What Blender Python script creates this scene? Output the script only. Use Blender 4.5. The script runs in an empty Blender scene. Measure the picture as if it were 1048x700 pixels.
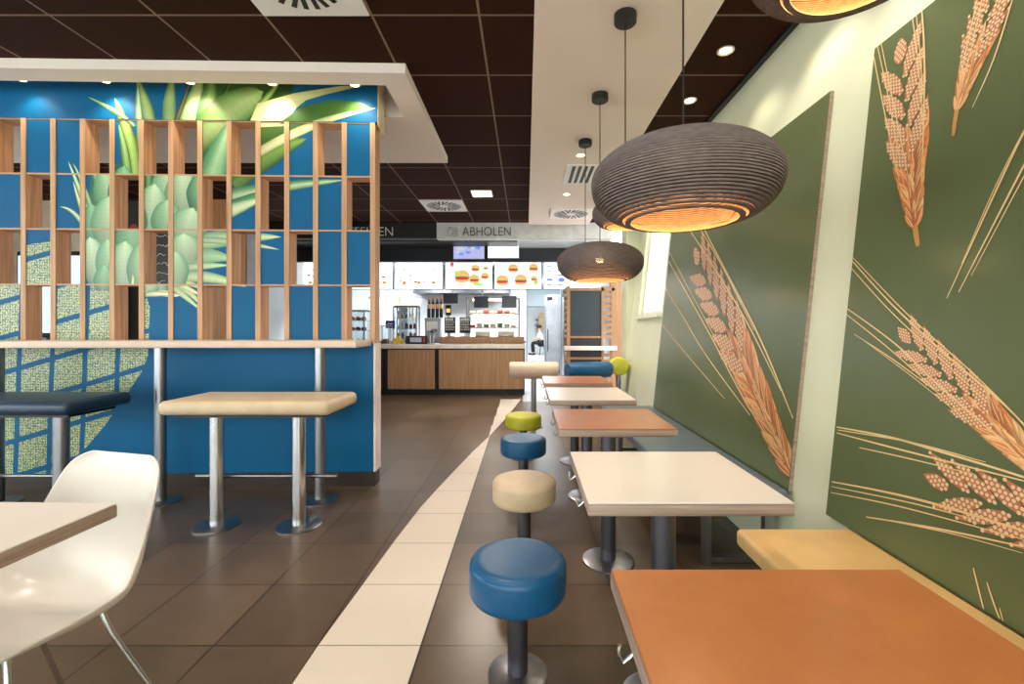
import bpy, bmesh, math, random
from mathutils import Vector, Matrix
random.seed(7)
SC = bpy.context.scene
COL = SC.collection
H, F, CX, CY = 1.22, 464.0, 538.0, 336.0
def P(x, y, Y):
    return Vector(((x - CX) / F * Y, Y, H - (y - CY) / F * Y))

# ------------------------------------------------------------------ materials
def lin(c):
    return tuple((v / 255 / 12.92) if v / 255 <= .04045 else ((v / 255 + .055) / 1.055) ** 2.4 for v in c)
MATS = {}
def base_mat(name):
    m = bpy.data.materials.new(name); m.use_nodes = True
    nt = m.node_tree; b = nt.nodes['Principled BSDF']
    return m, nt, b
def ncoord(nt, scale=(1, 1, 1), kind='Object'):
    t = nt.nodes.new('ShaderNodeTexCoord'); mp = nt.nodes.new('ShaderNodeMapping')
    mp.inputs['Scale'].default_value = scale
    nt.links.new(t.outputs[kind], mp.inputs[0]); return mp.outputs[0]
def noise(nt, vec, scale, detail=3, rough=.5):
    n = nt.nodes.new('ShaderNodeTexNoise'); n.inputs['Scale'].default_value = scale
    n.inputs['Detail'].default_value = detail; n.inputs['Roughness'].default_value = rough
    nt.links.new(vec, n.inputs['Vector']); return n.outputs['Fac']
def ramp(nt, fac, stops):
    r = nt.nodes.new('ShaderNodeValToRGB'); e = r.color_ramp.elements
    while len(e) < len(stops): e.new(.5)
    for k, (p, c) in enumerate(stops):
        e[k].position = p; e[k].color = (*lin(c), 1)
    nt.links.new(fac, r.inputs[0]); return r.outputs[0]
def bump(nt, b, h, strength, dist=.002):
    n = nt.nodes.new('ShaderNodeBump'); n.inputs['Strength'].default_value = strength; n.inputs['Distance'].default_value = dist
    nt.links.new(h, n.inputs['Height']); nt.links.new(n.outputs[0], b.inputs['Normal'])
def math_(nt, op, a, b=None):
    n = nt.nodes.new('ShaderNodeMath'); n.operation = op
    for i, v in enumerate((a, b)):
        if v is None: continue
        if isinstance(v, (int, float)): n.inputs[i].default_value = v
        else: nt.links.new(v, n.inputs[i])
    return n.outputs[0]
def mat(name, c, rough=.5, metal=0., var=.06, scale=8., bmp=0., spec=.5, coat=0., stretch=(1, 1, 1)):
    if name in MATS: return MATS[name]
    m, nt, b = base_mat(name)
    f = noise(nt, ncoord(nt, stretch), scale)
    lo = tuple(max(0, v * (1 - var)) for v in c); hi = tuple(min(255, v * (1 + var)) for v in c)
    nt.links.new(ramp(nt, f, [(.25, lo), (.75, hi)]), b.inputs['Base Color'])
    b.inputs['Roughness'].default_value = rough; b.inputs['Metallic'].default_value = metal
    b.inputs['Specular IOR Level'].default_value = spec
    if coat: b.inputs['Coat Weight'].default_value = coat; b.inputs['Coat Roughness'].default_value = .1
    if bmp: bump(nt, b, noise(nt, ncoord(nt, stretch), scale * 12), bmp)
    MATS[name] = m; return m
def emis(name, c, s):
    if name in MATS: return MATS[name]
    m, nt, b = base_mat(name)
    b.inputs['Base Color'].default_value = (*lin(c), 1); b.inputs['Emission Color'].default_value = (*lin(c), 1)
    b.inputs['Emission Strength'].default_value = s; MATS[name] = m; return m
def wood(name, c1, c2, stretch, scale=3., rough=.5):
    m, nt, b = base_mat(name)
    v = ncoord(nt, stretch)
    f1 = noise(nt, v, scale, 5, .6)
    nt.links.new(ramp(nt, f1, [(.3, c1), (.7, c2)]), b.inputs['Base Color'])
    b.inputs['Roughness'].default_value = rough
    MATS[name] = m; return m
def glass(name, tint=(245, 250, 250), refl=.12):
    m, nt, b = base_mat(name); out = nt.nodes['Material Output']
    t = nt.nodes.new('ShaderNodeBsdfTransparent'); g = nt.nodes.new('ShaderNodeBsdfGlossy'); x = nt.nodes.new('ShaderNodeMixShader')
    t.inputs[0].default_value = (*lin(tint), 1); g.inputs['Roughness'].default_value = .03; x.inputs[0].default_value = refl
    nt.links.new(t.outputs[0], x.inputs[1]); nt.links.new(g.outputs[0], x.inputs[2]); nt.links.new(x.outputs[0], out.inputs[0])
    MATS[name] = m; return m
def attr_mat(name, rough=.5):
    m, nt, b = base_mat(name)
    a = nt.nodes.new('ShaderNodeVertexColor'); a.layer_name = 'ink'
    f = noise(nt, ncoord(nt), 60)
    x = nt.nodes.new('ShaderNodeMix'); x.data_type = 'RGBA'; x.blend_type = 'OVERLAY'; x.inputs[0].default_value = .12
    nt.links.new(a.outputs[0], x.inputs[6]); nt.links.new(f, x.inputs[7])
    nt.links.new(x.outputs[2], b.inputs['Base Color']); b.inputs['Roughness'].default_value = rough
    MATS[name] = m; return m
def tile_mat(name, c1, c2, line, sx, sy, ox, oy, lw, rough, big=1.2, spec=.5, dark=None, rvar=.12):
    """square tiles on a grid in object x/y with a thin joint"""
    m, nt, b = base_mat(name)
    tc = nt.nodes.new('ShaderNodeTexCoord'); sep = nt.nodes.new('ShaderNodeSeparateXYZ'); nt.links.new(tc.outputs['Object'], sep.inputs[0])
    ds = []; ids = []
    for o, s, off in ((sep.outputs[0], sx, ox), (sep.outputs[1], sy, oy)):
        if not s: continue
        q = math_(nt, 'DIVIDE', math_(nt, 'SUBTRACT', o, off), s)
        ids.append(math_(nt, 'FLOOR', q))
        fr = math_(nt, 'FRACT', q); d = math_(nt, 'MINIMUM', fr, math_(nt, 'SUBTRACT', 1., fr))
        ds.append(math_(nt, 'MULTIPLY', d, s))
    d = ds[0] if len(ds) == 1 else math_(nt, 'MINIMUM', ds[0], ds[1])
    isl = math_(nt, 'LESS_THAN', d, lw)
    f = noise(nt, ncoord(nt), big, 6, .62)
    cmb = nt.nodes.new('ShaderNodeCombineXYZ')
    for k, i in enumerate(ids): nt.links.new(i, cmb.inputs[k])
    wn = nt.nodes.new('ShaderNodeTexWhiteNoise'); nt.links.new(cmb.outputs[0], wn.inputs['Vector'])
    f2 = math_(nt, 'ADD', math_(nt, 'MULTIPLY', f, .8), math_(nt, 'MULTIPLY', wn.outputs['Value'], .2))
    base = ramp(nt, f2, [(.3, c1), (.72, c2)])
    x = nt.nodes.new('ShaderNodeMix'); x.data_type = 'RGBA'; nt.links.new(isl, x.inputs[0]); nt.links.new(base, x.inputs[6])
    x.inputs[7].default_value = (*lin(line), 1)
    nt.links.new(x.outputs[2], b.inputs['Base Color'])
    nt.links.new(math_(nt, 'ADD', rough - rvar / 2, math_(nt, 'MULTIPLY', f, rvar)), b.inputs['Roughness']); b.inputs['Specular IOR Level'].default_value = spec
    bump(nt, b, math_(nt, 'SUBTRACT', math_(nt, 'MULTIPLY', f, .15), isl), .35, .002)
    MATS[name] = m; return m

# ------------------------------------------------------------------ mesh builder
class MB:
    def __init__(s): s.v = []; s.f = []; s.m = []; s.sm = []; s.c = []
    def add(s, vs, fs, mi=0, smooth=False, col=None):
        o = len(s.v); s.v += [tuple(v) for v in vs]
        for f in fs:
            s.f.append(tuple(i + o for i in f)); s.m.append(mi); s.sm.append(smooth); s.c.append(col)
        return s
    def box(s, x0, x1, y0, y1, z0, z1, mi=0):
        if x0 > x1: x0, x1 = x1, x0
        if y0 > y1: y0, y1 = y1, y0
        if z0 > z1: z0, z1 = z1, z0
        vs = [(x, y, z) for x in (x0, x1) for y in (y0, y1) for z in (z0, z1)]
        return s.add(vs, [(0, 1, 3, 2), (4, 6, 7, 5), (0, 4, 5, 1), (2, 3, 7, 6), (0, 2, 6, 4), (1, 5, 7, 3)], mi)
    def rbox(s, x0, x1, y0, y1, z0, z1, r=.01, seg=3, mi=0, puff=0.):
        bm = bmesh.new(); bmesh.ops.create_cube(bm, size=1)
        for v in bm.verts:
            v.co = ((x0 + x1) / 2 + v.co.x * (x1 - x0), (y0 + y1) / 2 + v.co.y * (y1 - y0), (z0 + z1) / 2 + v.co.z * (z1 - z0))
        bmesh.ops.bevel(bm, geom=bm.edges[:], offset=r, segments=seg, profile=.5, affect='EDGES')
        return s.bm(bm, mi, True)
    def bm(s, bm, mi=0, smooth=True):
        bm.verts.ensure_lookup_table(); bm.verts.index_update()
        s.add([v.co.copy() for v in bm.verts], [[v.index for v in f.verts] for f in bm.faces], mi, smooth); bm.free(); return s
    def lathe(s, prof, seg=48, c=(0, 0, 0), mi=0, smooth=True, closed=False):
        """prof: list of (r, z)"""
        n = len(prof); vs = []
        for r, z in prof:
            for k in range(seg):
                a = 2 * math.pi * k / seg; vs.append((c[0] + max(r, 1e-5) * math.cos(a), c[1] + max(r, 1e-5) * math.sin(a), c[2] + z))
        fs = []
        for i in range(n if closed else n - 1):
            j = (i + 1) % n
            for k in range(seg):
                k2 = (k + 1) % seg; fs.append((i * seg + k, i * seg + k2, j * seg + k2, j * seg + k))
        return s.add(vs, fs, mi, smooth)
    def tube(s, pts, r, seg=14, mi=0, cap=True):
        pts = [Vector(p) for p in pts]; rings = []; vs = []; fs = []
        rr = r if isinstance(r, (list, tuple)) else [r] * len(pts)
        up = None
        for i, p in enumerate(pts):
            d = (pts[min(i + 1, len(pts) - 1)] - pts[max(i - 1, 0)]).normalized()
            a = Vector((0, 0, 1)) if abs(d.z) < .9 else Vector((0, 1, 0))
            if up is None: up = d.cross(a).normalized()
            u = (up - d * up.dot(d)).normalized(); up = u; w = d.cross(u)
            for k in range(seg):
                t = 2 * math.pi * k / seg; vs.append(p + u * rr[i] * math.cos(t) + w * rr[i] * math.sin(t))
        for i in range(len(pts) - 1):
            for k in range(seg):
                k2 = (k + 1) % seg; fs.append((i * seg + k, i * seg + k2, (i + 1) * seg + k2, (i + 1) * seg + k))
        if cap:
            fs.append(tuple(range(seg - 1, -1, -1))); fs.append(tuple(range((len(pts) - 1) * seg, len(pts) * seg)))
        return s.add(vs, fs, mi, True)
    def poly(s, pts, mi=0, col=None): return s.add(pts, [tuple(range(len(pts)))], mi, False, col)
    def prism(s, poly, z0, z1, mi=0):
        n = len(poly); vs = [(x, y, z0) for x, y in poly] + [(x, y, z1) for x, y in poly]
        fs = [tuple(range(n - 1, -1, -1)), tuple(range(n, 2 * n))] + [(i, (i + 1) % n, (i + 1) % n + n, i + n) for i in range(n)]
        return s.add(vs, fs, mi)
    def build(s, name, mats):
        me = bpy.data.meshes.new(name); me.from_pydata(s.v, [], s.f)
        for m in (mats if isinstance(mats, (list, tuple)) else [mats]): me.materials.append(m)
        me.polygons.foreach_set('material_index', s.m); me.polygons.foreach_set('use_smooth', s.sm)
        if any(c is not None for c in s.c):
            at = me.color_attributes.new('ink', 'FLOAT_COLOR', 'CORNER')
            for p, c in zip(me.polygons, s.c):
                if c is None: c = (128, 128, 128)
                if isinstance(c[0], (int, float)): c = [c] * len(p.loop_indices)
                for li, cc in zip(p.loop_indices, c): at.data[li].color = (*lin(cc), 1)
        me.update()
        bm = bmesh.new(); bm.from_mesh(me)
        if not any(c is not None for c in s.c): bmesh.ops.recalc_face_normals(bm, faces=bm.faces[:])
        bm.to_mesh(me); bm.free()
        try: me.set_sharp_from_angle(angle=math.radians(40))
        except Exception: pass
        o = bpy.data.objects.new(name, me); COL.objects.link(o); return o

def tag(o, label, cat, group=None, kind=None):
    o['label'] = label; o['category'] = cat
    if group: o['group'] = group
    if kind: o['kind'] = kind
    return o
def thing(name, label, cat, loc=(0, 0, 0), rot=0., group=None):
    o = bpy.data.objects.new(name, None); COL.objects.link(o); o.empty_display_size = .05
    o.location = loc; o.rotation_euler = (0, 0, rot); return tag(o, label, cat, group)
def part(name, mb, mats, parent, label=None):
    o = mb.build(name, mats); o.parent = parent
    if label: o['label'] = label
    return o
def solo(name, mb, mats, label, cat, loc=(0, 0, 0), rot=0., group=None):
    o = mb.build(name, mats); o.location = loc; o.rotation_euler = (0, 0, rot); return tag(o, label, cat, group)
def struct(name, mb, mats, parent=None):
    o = mb.build(name, mats); o['kind'] = 'structure'
    if parent: o.parent = parent
    return o
KIDS = {}
def copy_tree(o, label=None, loc=None, group=None):
    c = o.copy(); COL.objects.link(c)
    if label: c['label'] = label
    if loc is not None: c.location = loc
    if group: c['group'] = group
    def rec(src, dst):
        for ch in [x for x in COL.objects if x.parent == src]:
            d = ch.copy(); COL.objects.link(d); d.parent = dst; rec(ch, d)
    rec(o, c); return c
def setmat(root, partname, m):
    for x in COL.objects:
        if x.parent == root and x.name.split('.')[0] == partname:
            x.data = x.data.copy(); x.data.materials[0] = m
def light(name, kind, loc, energy, color=(1, .85, .68), parent=None, **kw):
    d = bpy.data.lights.new(name, kind); d.energy = energy; d.color = color
    for k, v in kw.items(): setattr(d, k, v)
    o = bpy.data.objects.new(name, d); COL.objects.link(o); o.location = loc
    if parent: o.parent = parent
    return o

# ------------------------------------------------------------------ palette
floor_m = tile_mat('floor tiles', (76, 62, 49), (114, 94, 76), (46, 36, 30), .40, .4147, -.80, 2.987, .0034, .30)
stripe_m = tile_mat('cream tiles', (218, 206, 192), (226, 214, 202), (120, 105, 92), 0, .4147, 0, 2.987, .0022, .4)
ceil_m = tile_mat('ceiling tiles', (46, 21, 9), (54, 26, 12), (140, 116, 96), .625, .625, -.27, 2.635, .007, .8, big=2., spec=.12)
cream_ceil = mat('cream ceiling paint', (240, 226, 216), .7, var=.015, scale=2)
wall_m = mat('pale lime wall paint', (226, 231, 202), .30, var=.02, scale=2)
white_m = mat('white paint', (240, 238, 234), .5, var=.02)
black_m = mat('black lacquer', (16, 16, 18), .45, var=.1)
grey_m = mat('grey paint', (150, 150, 152), .5)
steel = mat('brushed steel', (150, 150, 155), .33, 1., var=.08, scale=30, stretch=(1, 1, .05))
dsteel = mat('grey painted steel', (92, 92, 100), .35, .8, var=.06, scale=30, stretch=(1, 1, .05))
chrome = mat('polished chrome', (215, 215, 218), .2, 1., var=.03)
slat_m = wood('oak slats', (178, 128, 88), (226, 180, 138), (18, 18, .7), 2.2)
brown_wood = wood('brown counter wood', (140, 104, 72), (172, 132, 96), (14, 14, .8), 2.0)
ply_m = wood('plywood edge', (136, 112, 98), (186, 164, 148), (1.2, 1.2, 60), 2.0)
white_top = mat('white laminate', (232, 224, 218), .28, var=.015, scale=3)
orange_top = mat('orange laminate', (180, 112, 62), .3, var=.05, scale=14)
blue_lam = mat('blue laminate', (6, 98, 148), .5, var=.03, scale=2, spec=.22)
green_panel = mat('olive green print', (96, 108, 72), .26, var=.05, scale=1.2)
ink_m = attr_mat('printed ink', .32)
vin_blue = mat('blue vinyl', (18, 88, 136), .36, var=.05, bmp=.15)
vin_navy = mat('dark navy vinyl', (30, 56, 82), .34, var=.06, bmp=.15)
vin_beige = mat('beige vinyl', (216, 194, 162), .42, var=.05, bmp=.15)
vin_sand = mat('sand vinyl', (228, 190, 128), .42, var=.04, bmp=.1)
vin_lime = mat('lime vinyl', (206, 206, 60), .4, var=.05, bmp=.15)
vin_slate = mat('slate vinyl', (96, 112, 122), .36, var=.05, bmp=.1)
vin_cream = mat('cream vinyl', (232, 205, 182), .42, var=.03, bmp=.1)
shell_m = mat('white plastic', (228, 220, 212), .28, var=.01)
card_m = mat('grey cardboard', (112, 100, 97), .8, var=.14, scale=30, stretch=(1, 1, 4))
card_lit = mat('cardboard with painted lamp glow', (204, 152, 102), .8, var=.12, scale=40)  # orange bulb light on the shade's inside, put into the cardboard colour
skirt_m = mat('dark brown skirting', (46, 32, 26), .5)
glass_m = glass('window glass')
warm_e = emis('warm lamp glow', (255, 214, 150), 12.)
cool_e = emis('lamp lens', (255, 236, 205), 9.)

# ------------------------------------------------------------------ room shell
XL, YB, ZC = -7.4, -3.6, 3.04
KA, KK = 1.43, .105                     # leaning right wall: X = KA + KK*(Z-H)
def wx(z): return KA + KK * (z - H)
b = MB().box(XL - .2, 4.2, YB - .2, 23.2, -.1, 0)
floor = struct('floor', b, floor_m)
left = [(-.80, -1.), (-.80, 1.555), (-.797, 1.75), (-.775, 2.152), (-.752, 2.6), (-.715, 3.1), (-.66, 3.52), (-.60, 3.95), (-.52, 4.5), (-.412, 5.12)]
b = MB(); up = (0, 0, .0012)
for (x0, y0), (x1, y1) in zip(left, left[1:]): b.poly([(x0, y0, .0012), (-.405, y0, .0012), (-.405, y1, .0012), (x1, y1, .0012)])
far = [(-.412, 5.12), (-.33, 5.7), (-.25, 6.3), (-.17, 7.0), (-.08, 7.8)]
for (x0, y0), (x1, y1) in zip(far, far[1:]): b.poly([(-.415, y0, .0012), (x0, y0, .0012), (x1, y1, .0012), (-.43, y1, .0012)])
struct('cream_stripe', b, stripe_m, floor)

# dark tiled ceiling with an opening for the cove above the divider
SX0, SX1, SY0, SY1 = -6.9, -.826, 3.11, 4.80
CV = [(-5.4, 3.165), (-1.01, 3.265), (-1.01, 3.76), (-5.4, 3.66)]     # cove opening
b = MB()
b.box(XL - .2, 2.2, YB - .2, 3.165, ZC, ZC + .06); b.box(XL - .2, 2.2, 3.76, 8.0, ZC, ZC + .06)
b.box(XL - .2, -5.4, 3.165, 3.76, ZC, ZC + .06); b.box(-1.01, 2.2, 3.165, 3.76, ZC, ZC + .06)
struct('ceiling', b, ceil_m)
b = MB()
outer = [(SX0, 2.97), (SX1, SY0), (SX1, SY1), (SX0, SY1)]
zs, zt = 2.97, ZC - .002
for i in range(4):
    j = (i + 1) % 4
    for z in (zs, zt): b.poly([(*outer[i], z), (*outer[j], z), (*CV[j], z), (*CV[i], z)])
    b.poly([(*outer[i], zs), (*outer[j], zs), (*outer[j], zt), (*outer[i], zt)])
    b.poly([(*CV[i], zs), (*CV[j], zs), (*CV[j], 3.24), (*CV[i], 3.24)])
b.poly([(*p, 3.24) for p in CV])
struct('ceiling_soffit', b, cream_ceil)
WZ = 2.92
b = MB().box(.05, 1.03, YB, 7.42, WZ, ZC - .001)
struct('ceiling_panel', b, cream_ceil)
b = MB()
for y0, y1 in ((YB, 6.5),):
    b.add([(wx(ZC) - .045, y0, ZC - .02), (wx(ZC) + .02, y0, ZC - .02), (wx(ZC) + .02, y1, ZC - .02), (wx(ZC) - .045, y1, ZC - .02),
           (wx(ZC) - .045, y0, ZC), (wx(ZC) + .02, y0, ZC), (wx(ZC) + .02, y1, ZC), (wx(ZC) - .045, y1, ZC)],
          [(0, 1, 2, 3), (4, 5, 6, 7), (0, 4, 7, 3), (0, 1, 5, 4), (1, 2, 6, 5), (2, 3, 7, 6)])
struct('trim_1', b, black_m)

# leaning right wall with a window far along it
def wquad(b, y0, y1, z0, z1, off=0., th=.12, mi=0):
    vs = []
    for dx in (off, off + th):
        for y in (y0, y1):
            for z in (z0, z1): vs.append((wx(z) + dx, y, z))
    b.add(vs, [(0, 1, 3, 2), (4, 6, 7, 5), (0, 4, 5, 1), (2, 3, 7, 6), (0, 2, 6, 4), (1, 5, 7, 3)], mi)
WY0, WY1, WZ0, WZ1 = 4.83, 5.82, 1.37, 2.62
b = MB(); wquad(b, YB, WY0, 0, ZC); wquad(b, WY1, 6.5, 0, ZC); wquad(b, WY0, WY1, 0, WZ0); wquad(b, WY0, WY1, WZ1, ZC)
wall_right = struct('wall_right', b, wall_m)
win = MB()
for y0, y1, z0, z1 in ((WY0, WY0 + .05, WZ0, WZ1), (WY1 - .05, WY1, WZ0, WZ1), (WY0 + .05, WY1 - .05, WZ1 - .05, WZ1), (WY0 + .05, WY1 - .05, WZ0, WZ0 + .05), (5.3, 5.34, WZ0 + .05, WZ1 - .05)):
    wquad(win, y0, y1, z0, z1, .05, .05)
w1 = struct('window_1', win, white_m)
g = MB(); wquad(g, WY0 + .05, WY1 - .05, WZ0 + .05, WZ1 - .05, .07, .006); struct('pane', g, glass_m, w1)
g = MB(); wquad(g, WY0 - .03, WY1 + .03, WZ0 - .03, WZ0, -.05, .16); struct('sill', g, wall_m, w1)
# upright pier closing the end of the leaning wall, then a brown timber return wall
struct('pillar', MB().box(1.376, 2.1, 6.2, 6.5, 0, ZC), wall_m)
struct('wall_timber', MB().box(1.50, 2.3, 8.02, 8.12, 0, 2.72), brown_wood)
# facade behind the viewpoint and on the left, glazed
def facade(name, along, fixed, a0, a1, n, zb=.25, zt=2.85, th=.12):
    w = MB(); fr = MB(); gl = MB()
    def bx(m, s0, s1, z0, z1, t0, t1):
        if along == 'x': m.box(s0, s1, fixed + t0, fixed + t1, z0, z1)
        else: m.box(fixed + t0, fixed + t1, s0, s1, z0, z1)
    bx(w, a0, a1, 0, zb, -th, 0); bx(w, a0, a1, zt, ZC + .06, -th, 0)
    for k in range(n + 1):
        s = a0 + (a1 - a0) * k / n; bx(fr, max(a0, s - .035), min(a1, s + .035), zb, zt, -.09, -.02)
    bx(fr, a0, a1, zb, zb + .05, -.09, -.02); bx(fr, a0, a1, zt - .05, zt, -.09, -.02)
    bx(gl, a0, a1, zb, zt, -.06, -.054)
    return w, fr, gl
w, fr, gl = facade('b', 'x', YB, XL, 1.2, 6)
struct('wall_back', w, white_m); o = struct('window_2', fr, grey_m); struct('pane', gl, glass_m, o)
w, fr, gl = facade('l', 'y', XL, YB, 4.0, 5)
w.box(XL - .12, XL, 4.0, 12.1, 0, ZC + .06)
struct('wall_left', w, white_m); o = struct('window_3', fr, grey_m); struct('pane', gl, glass_m, o)

# ------------------------------------------------------------------ ceiling fittings
dl = None
def downlight(x, y, z, label, e=28., spot=95, cone=True, group='round ceiling downlights'):
    global dl
    if dl is None:
        t = thing('downlight', label, 'ceiling light', (x, y, z), 0, group)
        part('ring', MB().lathe([(.036, -.002), (.05, -.008), (.055, -.004), (.055, .0), (.036, 0)], 32), white_m, t)
        part('lens', MB().lathe([(.0, -.001), (.036, -.0015), (.036, .0), (0., .0)], 32), warm_e, t)
        dl = t
    else: t = copy_tree(dl, label, (x, y, z), group)
    l = light('downlight_beam', 'SPOT', (0, 0, -.03), e, (1, .88, .74), t, spot_size=math.radians(spot), spot_blend=.6, shadow_soft_size=.04)
    return t
SYS = [(2.97, 'round downlight in the brown strip above the nearer mural, larger of two lit ones'), (3.62, 'round downlight in the brown strip just above the big pendant lamp'),
       (4.27, 'third downlight along the brown strip beside the mural wall'), (4.92, 'fourth downlight along the brown strip beside the mural wall'), (5.57, 'fifth downlight along the brown strip beside the mural wall'),
       (2.32, 'downlight of the brown strip above the second mural'), (1.67, 'downlight of the brown strip above the edge of the second mural'), (1.02, 'downlight of the brown strip above the nearest table'), (.3, 'downlight of the brown strip behind the nearest table')]
for y, lab in SYS: downlight(1.31, y, ZC, lab, 8., 105)
downlight(.54, 4.45, WZ, 'bright downlight in the cream ceiling panel beside the slotted grille', 20.)
downlight(.52, 5.75, WZ, 'small downlight in the cream panel in front of the round-patterned vent', 20.)
for y, lab in ((2.42, 'downlight at the top of the brown ceiling between divider and cream panel'), (.6, 'downlight of the brown ceiling above the aisle'), (-1.2, 'downlight of the brown ceiling behind the aisle')):
    downlight(-.58, y, ZC, lab, 38.)
for x, y, lab in ((-2.45, 2.0, 'downlight of the brown ceiling above the beige bar bench'), (-1.9, .8, 'downlight of the brown ceiling above the white chair'), (-3.9, 1.4, 'downlight of the brown ceiling above the dark bar bench'), (-2.4, -1.2, 'downlight of the brown ceiling behind the white chair')):
    downlight(x, y, ZC, lab, 38.)
# rectangular recessed light
t = thing('square_downlight', 'bright square recessed light in the brown ceiling near the pick-up sign', 'ceiling light', (-.59, 6.1, ZC))
part('frame', MB().box(-.14, .14, -.14, .14, -.012, -.001), white_m, t)
part('diffuser', MB().box(-.12, .12, -.12, .12, -.016, -.012), warm_e, t)
light('square_beam', 'SPOT', (0, 0, -.05), 170, (1, .88, .74), t, spot_size=math.radians(140), spot_blend=.6, shadow_soft_size=.1)
# swirl vents
def vent(x, y, z, label):
    t = thing('ceiling_vent', label, 'air vent', (x, y, z), 0, 'square swirl vents')
    part('plate', MB().box(-.305, .305, -.305, .305, -.012, .0), white_m, t)
    s = MB()
    for k in range(24):
        a = 2 * math.pi * k / 24
        r0, r1 = (.07, .25) if k % 2 == 0 else (.13, .25)
        ca, sa = math.cos(a + .12), math.sin(a + .12); ca2, sa2 = math.cos(a - .06), math.sin(a - .06)
        w_ = .011
        p0 = Vector((r0 * ca2, r0 * sa2)); p1 = Vector((r1 * ca, r1 * sa)); n = Vector((-(p1 - p0).y, (p1 - p0).x)).normalized() * w_
        s.prism([tuple(p0 - n), tuple(p1 - n * 1.3), tuple(p1 + n * 1.3), tuple(p0 + n)], -.0135, -.012)
    part('slot', s, black_m, t)
vent(-1.21, 2.32, ZC, 'white square vent with radial slots at the top of the brown ceiling')
vent(-1.21, 6.72, ZC, 'white square vent with radial slots above the dark order sign')
vent(.67, 6.72, WZ, 'white square vent with radial slots at the end of the cream panel')
t = thing('slotted_grille', 'white ceiling grille with four dark diagonal slots on the cream panel', 'air vent', (.60, 5.0, WZ))
part('plate', MB().box(-.17, .17, -.3, .3, -.01, .002), white_m, t)
s = MB()
for k in range(4): s.box(-.11 + k * .065, -.075 + k * .065, -.27, .27, -.0115, -.01)
part('slot', s, black_m, t)

# ------------------------------------------------------------------ pendant lamps
def lamp_body():
    slices = MB(); n = 32; hh = .265; pitch = hh / n
    for k in range(n):
        z0 = -hh / 2 + k * pitch; zc = z0 + pitch / 2
        q = zc / (hh / 2)
        def R(qq): return .156 + .156 * max(0, 1 - qq * qq) ** .5 if qq < 0 else .075 + .237 * max(0, 1 - qq * qq) ** .5
        r = R(q); th = .019; g = pitch * .34
        slices.lathe([(r - th, z0), (r, z0), (r, z0 + pitch - g), (r - th, z0 + pitch - g)], 72, smooth=False); slices.lathe([(r - th, z0 + pitch - g), (r - th, z0)], 72, mi=1, smooth=False)
    return slices
def pendant(x, y, z, ztop, label, sc=1., e=3.6):
    t = thing('pendant_lamp', label, 'pendant lamp', (x, y, z), 0, 'round cardboard pendant lamps over the tables')
    sh = part('lamp_shade', lamp_body() if pendant.me is None else MB(), [card_m, card_lit], t)
    if pendant.me is None: pendant.me = sh.data
    else: sh.data = pendant.me
    sh.scale = (sc,) * 3
    rods = MB()
    for k in range(3):
        a = k * 2.094 + .5
        prev = None
        for j in range(13):
            q = -1 + j / 6; r = ((.156 + .156 * max(0, 1 - q * q) ** .5 if q < 0 else .075 + .237 * max(0, 1 - q * q) ** .5) - .021) * sc
            p = (r * math.cos(a), r * math.sin(a), q * .129 * sc)
            if prev: rods.tube([prev, p], .002, 6)
            prev = p
    part('spacer', rods, card_lit, t)
    part('cord', MB().tube([(0, 0, .09), (0, 0, ztop - z)], .0035, 8), black_m, t)
    part('canopy', MB().lathe([(0, ztop - z - .05), (.055, ztop - z - .05), (.06, ztop - z - .045), (.06, ztop - z - .001), (0, ztop - z - .001)], 32), black_m, t)
    part('bulb_socket', MB().lathe([(0, .098), (.02, .098), (.022, .062), (0, .06)], 20), black_m, t)
    part('bulb', MB().lathe([(0, -.005), (.02, .0), (.032, .02), (.033, .038), (.022, .055), (.014, .062)], 24), warm_e, t)
    light('bulb_light', 'POINT', (0, 0, -.045), e, (1, .70, .42), t, shadow_soft_size=.04)
    return t
pendant.me = None
pendant(.54, 1.555, 1.72, WZ, 'large grey ribbed pendant lamp hanging over the nearer white table, biggest in view')
pendant(.54, 2.456, 1.845, WZ, 'small pendant lamp partly hidden behind the large one, over the middle orange table', .57, 1.6)
pendant(.54, 3.297, 1.70, WZ, 'pendant lamp with glowing bulb over the farther white table, lowest in view')
pendant(.54, 4.107, 1.75, WZ, 'small pendant lamp hidden behind the glowing one, over the farthest orange table', .57, 1.6)
pendant(.575, .79, 1.91, WZ, 'small pendant lamp cut off by the top of the photo, over the nearest orange table', .57, 1.6)

# ------------------------------------------------------------------ dining tables with fixed stools and wall benches
def table(y0, y1, x0, x1, topm, label, py=None):
    t = thing('dining_table', label, 'table', ((x0 + x1) / 2, (y0 + y1) / 2, 0), 0, 'dining tables along the mural wall')
    hx, hy = (x1 - x0) / 2, (y1 - y0) / 2
    top = part('tabletop', MB().rbox(-hx, hx, -hy, hy, .748 - .036, .745, .004, 2), ply_m, t)
    part('laminate', MB().rbox(-hx + .0015, hx - .0015, -hy + .0015, hy - .0015, .7447, .750, .0015, 1), topm, top)
    part('pole', MB().lathe([(0, .014), (.039, .014), (.039, .70), (0, .70)], 28), dsteel, t)
    part('mounting_plate', MB().box(-.2, .2, -.03, .03, .694, .712).box(-.03, .03, -.2, .2, .694, .712), dsteel, t)
    part('base_plate', MB().lathe([(0, 0), (.135, 0), (.135, .008), (.12, .014), (0, .016)], 40), steel, t)
    hk = MB()
    for yy in (-.1, .14): hk.tube([(-hx + .02, yy, .71), (-hx + .005, yy, .69), (-hx - .008, yy, .68), (-hx - .014, yy, .695), (-hx - .012, yy, .708)], .0035, 8)
    part('bag_hook', hk, chrome, t)
    return t
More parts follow.
